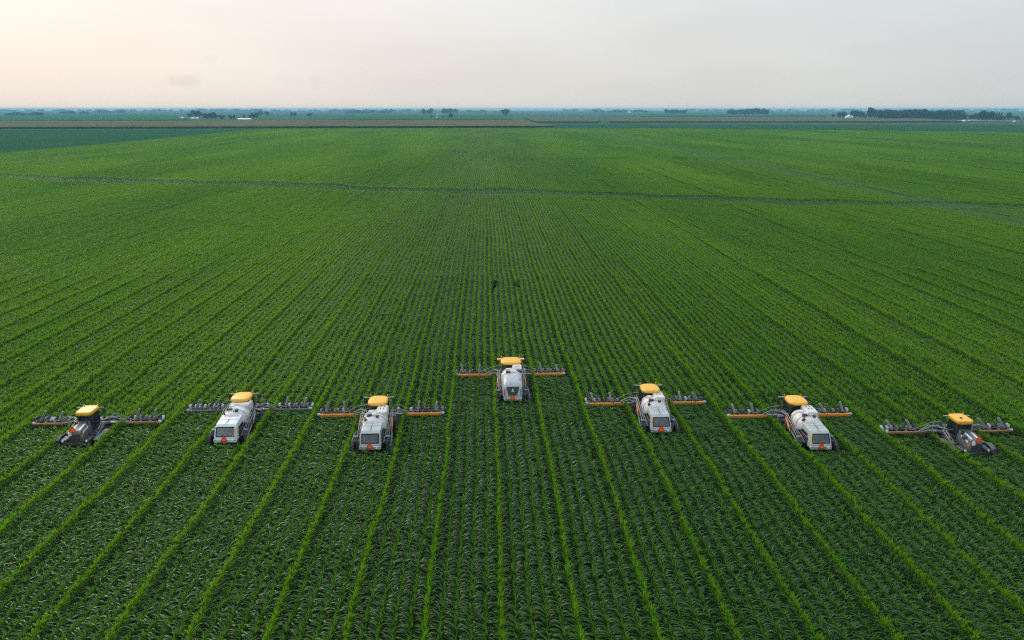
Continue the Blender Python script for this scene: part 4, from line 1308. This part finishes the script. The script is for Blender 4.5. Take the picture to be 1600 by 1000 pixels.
for k, (px, h, w) in enumerate([(1138, 5.5, 1), (1144, 6.5, 1.1), (1150, 6, 1.1), (1157, 7, 1.1), (1163, 6.5, 1.1), (1169, 7.2, 1.1), (1175, 7.5, 1.1), (1181, 7, 1.1), (1187, 7.4, 1.1), (1193, 7, 1.1), (1198, 6, 0.9)]):
    o_ = ["first", "second", "third", "fourth", "fifth", "sixth", "seventh", "eighth", "ninth", "tenth", "last"][k]
    tree(px, 179.8, h, "%s tree from left in the long grove left of the white farmhouse" % o_, "long grove left of the white farmhouse", w)
for px, py, h, w, lab in [
    (1302, 184, 5, 1.1, "small tree alone at the far left of the wood"),
    (1312, 184.3, 8, 1.1, "tree at the left end of the white farmhouse's trees"),
    (1319, 184.3, 9, 1.0, "tree just left of the white farmhouse"),
    (1331, 184.0, 9.6, 1.0, "tree right behind the white farmhouse"),
    (1337, 184.2, 9.6, 1.0, "tree just right of the white farmhouse"),
    (1345, 184.6, 9.6, 1.1, "second tree right of the white farmhouse"),
    (1351, 185.3, 6.0, 1.1, "low dark tree standing forward between farmhouse and tall trees"),
    (1359, 184.8, 14, 0.9, "tallest tree, with narrow top, right of the white farmhouse"),
    (1368, 184.8, 12.5, 0.9, "second tallest tree beside the start of the long wood"),
    (1517, 187.5, 8, 0.9, "small tree just right of the end of the long wood"),
    (1523, 187.5, 9, 1.0, "second tree right of the end of the long wood"),
    (1529, 188, 11, 1.0, "left shoulder tree of the domed grove at right"),
    (1535, 188, 13.2, 1.0, "top tree of the domed grove at right"),
    (1541, 188, 12.4, 1.0, "right-hand tall tree of the domed grove at right"),
    (1546, 188, 10.5, 0.9, "right edge tree of the domed grove"),
    (1568, 187.5, 5, 1.2, "low bush right of the conifers"),
    (1576, 187.3, 9.5, 1.1, "round tree right of the conifers"),
    (1588, 187.5, 6, 1.2, "last low round tree at the right edge")]:
    tree(px, py, h, lab, G_RIGHT, w)
for k, (px, h) in enumerate([(1551, 9.5), (1556, 9.2), (1560, 10), (1563.5, 9.6)]):
    tree(px, 187.8, h, ["leftmost", "second", "third", "rightmost"][k] + " of four pointed conifers at the far right", G_CON, 1.0, True)

tree_col = bpy.data.collections.new("tree_kinds")
for i, (me, cn) in enumerate([(m_, 0) for m_ in CROWNS] + [(m_, 1) for m_ in CONES]):
    o = bpy.data.objects.new("tree_kind_%02d" % i, me); tree_col.objects.link(o)
rt = random.Random(77)
W = []
for k in range(230):                                           # the long wood on the right: one dark mass
    px = rt.uniform(1374, 1508); t = (px - 1374) / 134
    py = 186.6 - rt.random() ** 1.5 * 2.6
    p = at(px, py); env = 10.2 + 2.2 * math.sin(t * 2.6 + 0.4) + 1.2 * math.sin(t * 17) * 0.5
    if t > 0.93: env *= 1 - (t - 0.93) * 5
    h = 1.3 * env / px_scale(186.6) * rt.uniform(0.82, 1.04)
    W.append((p.x, p.y, 0, rt.randrange(6), rt.uniform(0, 6.28), h * 0.95, h * 0.95, h))
wood = scatter("wood", W, tree_col)
tag(wood, "long dark wood on the right behind the grey-brown maize", "wood", kind="stuff")
W = []
for x0, x1, py, h, n in [(8, 66, 181, 5.2, 60), (92, 138, 178.2, 4.5, 45), (150, 196, 176.6, 4, 45), (0, 420, 174.2, 3.4, 300), (300, 420, 173.6, 3.4, 90),
                         (420, 540, 174.2, 2.8, 60), (538, 612, 177, 5, 80), (515, 640, 174.4, 4, 110), (640, 720, 173.8, 3, 40), (722, 786, 175.6, 3.8, 60),
                         (880, 940, 173.8, 3.6, 70), (930, 1012, 176.2, 4.4, 60), (960, 1010, 175.2, 4, 50), (1075, 1300, 173.4, 3.4, 160), (1180, 1300, 175, 2.6, 40), (1300, 1610, 173.4, 3.6, 240), (1090, 1130, 174.4, 3, 30), (-10, 1610, 172.4, 1.9, 420)]:
    for k in range(n):
        px = rt.uniform(x0, x1)
        if math.sin(px * 0.13 + py * 3) + 0.5 * math.sin(px * 0.31) < -0.7 and h < 4: continue
        q = py - rt.random() * 0.5
        p = at(px, q); hh = 1.35 * h / px_scale(py) * rt.uniform(0.55, 1.0) * (0.8 + 0.2 * math.sin(px * 0.21 + x0))
        W.append((p.x, p.y, 0, rt.randrange(6), rt.uniform(0, 6.28), hh * 1.3, hh * 1.3, min(hh, 30.0)))
far = scatter("distant_trees", W, tree_col)
tag(far, "pale blue tree lines along the hazy horizon", "trees", kind="stuff")

def building(px, py, wpx, hpx, depth, label, wall='wallw', roof='roofw', name="barn", rz=0.0, wings=False, group="far farm buildings"):
    s_ = px_scale(py); p = at(px, py)
    w, h = wpx / s_, hpx / s_
    ev = h * 0.58; hw, hd = w / 2, depth / 2
    root = empty(name, (p.x, p.y, 0.0), rz); tag(root, label, name.replace("_", " "), group)
    b = MB()
    pr = [(-hw, 0), (hw, 0), (hw, ev), (0, h * 0.97), (-hw, ev)] if w <= depth else None
    if pr:                                                     # gable towards us
        n = 5; b.add([(x, -hd, z) for x, z in pr] + [(x, hd, z) for x, z in pr], [tuple(range(n)), tuple(range(2 * n - 1, n - 1, -1))] + [(k, n + k, n + (k + 1) % n, (k + 1) % n) for k in (0, 1, 4)])
        rr = MB()
        for sg in (-1, 1):
            rr.hull([(x, y, z + dz) for y in (-hd - 0.4, hd + 0.4) for dz in (0.0, 0.25) for x, z in ((0, h * 0.97), (sg * (hw + 0.4), ev - 0.15))])
    else:
        pr2 = [(-hd, 0), (hd, 0), (hd, ev), (0, h * 0.97), (-hd, ev)]
        n = 5; b.add([(-hw, y, z) for y, z in pr2] + [(hw, y, z) for y, z in pr2], [tuple(range(n)), tuple(range(2 * n - 1, n - 1, -1))] + [(k, n + k, n + (k + 1) % n, (k + 1) % n) for k in (0, 1, 4)])
        rr = MB()
        for sg in (-1, 1):
            rr.hull([(x, y, z + dz) for x in (-hw - 0.4, hw + 0.4) for dz in (0.0, 0.25) for y, z in ((0, h * 0.97), (sg * (hd + 0.4), ev - 0.15))])
    part("wall", b, M[wall], root)
    ro = part("roof", rr, M[roof], root)
    d = MB(); d.box(-min(1.6, hw * 0.3), min(1.6, hw * 0.3), -hd - 0.06, -hd - 0.005, 0, ev * 0.75); part("door", d, M['walls'] if wall == 'wallw' else M['wallw'], root)
    for sg in (-1, 1):
        wi = MB(); wi.box(sg * hw * 0.62 - 0.5, sg * hw * 0.62 + 0.5, -hd - 0.06, -hd - 0.005, ev * 0.4, ev * 0.75)
        part("window", wi, M['pane'], root)
    if wings:
        for sg in (-1, 1):
            wg = MB(); x0, x1 = sorted((sg * (hw - 0.1), sg * (hw + w * 0.42)))
            wg.box(x0, x1, -hd * 0.7, hd * 0.7, 0, ev * 0.85); part("wing", wg, M[wall], root)
            wr = MB(); wr.hull([(x, y, z) for x in (x0, x1) for y, z in ((-hd * 0.8, ev * 0.86), (hd * 0.8, ev * 0.86), (0, ev * 1.35))]); part("wing_roof", wr, M[roof], root)
        ch = MB(); ch.box(-0.5, 0.5, -0.5, 0.5, h * 0.85, h * 1.15); part("chimney", ch, M['wallw'], ro)
    return root

building(1326, 186.2, 6.2, 7.0, 12, "white farmhouse with side wings in front of the wood", name="farm_house", wings=True)
building(284, 185.8, 6, 3.2, 12, "small white shed alone at the left of the left farm", name="shed")
building(300, 185.8, 4.5, 2.8, 14, "white barn under the low tree, left one of the pair", name="barn")
building(307, 185.8, 5, 2.6, 14, "white barn under the tall tree, right one of the pair", name="barn")
building(382.5, 187.2, 21, 2.4, 12, "long low pale shed right of the left farm", wall='walls', roof='roofw', name="shed")
building(683.5, 179.5, 3.2, 2.6, 14, "white house at the back left of the central farm", name="house")
building(687.8, 179.5, 2.2, 2.4, 12, "small white shed at the back right of the central farm", name="shed")
building(692, 179.6, 2.4, 1.8, 12, "pale low shed beside the central farm's back trees", wall='walls', roof='roofg', name="shed")
building(688.5, 185.3, 3.6, 2.6, 9, "pale grey shed right of the central farm's silo", wall='walls', roof='roofg', name="shed")
building(983, 176.4, 5, 2.2, 20, "white far farmhouse among trees right of centre", name="house")
building(1507, 189.4, 4.5, 2.0, 10, "low white shed at the right end of the long wood", name="shed")
building(1520, 189.0, 13, 2.2, 9, "long low building with reddish roof before the domed grove", wall='walls', roof='roofr', name="shed")
building(1585, 190.6, 3.6, 2.0, 5, "tiny bright white shed by the lane at the right edge", name="shed")
sl = empty("silo", at(683, 185.8)); tag(sl, "pale round silo at the front of the central farm", "silo", "far farm buildings")
b = MB(); hs = 4.6 / px_scale(185.8); b.cyl((0, 0, 0), (0, 0, hs * 0.82), 1.7, n=18); part("silo_wall", b, M['walls'], sl)
b = MB(); b.cyl((0, 0, hs * 0.82), (0, 0, hs), 1.8, 0.2, n=18); part("silo_roof", b, M['roofg'], sl)
for px, py, h, lab in ((259, 178.5, 9.5, "thin radio mast on the left horizon"), (728, 175.6, 6.5, "thin radio mast right of the central farmstead")):
    p = at(px, py); mh = min(30.0, h / px_scale(py))
    ms = empty("radio_mast", (p.x, p.y, 0)); tag(ms, lab, "mast", "radio masts")
    b = MB()
    for k in range(3):
        a = 2.1 * k; b.cyl((0.9 * math.cos(a), 0.9 * math.sin(a), 0), (0.25 * math.cos(a), 0.25 * math.sin(a), mh * 0.9), 0.09, n=6)
    for k in range(12):
        z = mh * 0.9 * k / 12; q = 0.9 - 0.65 * k / 12
        for j in range(3): b.cyl((q * math.cos(2.1 * j), q * math.sin(2.1 * j), z), (q * math.cos(2.1 * (j + 1)), q * math.sin(2.1 * (j + 1)), z + mh * 0.075), 0.05, n=5)
    part("lattice", b, M['steel'], ms)
    b = MB(); b.cyl((0, 0, mh * 0.88), (0, 0, mh), 0.08, 0.03, n=6); part("antenna", b, M['steel'], ms)

# ------------------------------------------------------------------ air
HZ = MB(); HZ.box(-13200, 13200, -13200, 13200, -1.5, 33.0)
hm = bpy.data.materials.new("haze"); hm.use_nodes = True
hm.node_tree.nodes.clear()
ho = hm.node_tree.nodes.new("ShaderNodeOutputMaterial")
hv = hm.node_tree.nodes.new("ShaderNodeVolumePrincipled")
hv.inputs["Color"].default_value = (0.32, 0.74, 0.94, 1)
hv.inputs["Density"].default_value = 0.00012
hv.inputs["Anisotropy"].default_value = 0.0
hm.node_tree.links.new(hv.outputs[0], ho.inputs["Volume"])
haze = HZ.build("haze", hm)
tag(haze, "pale blue haze over the plain", "haze", kind="stuff")
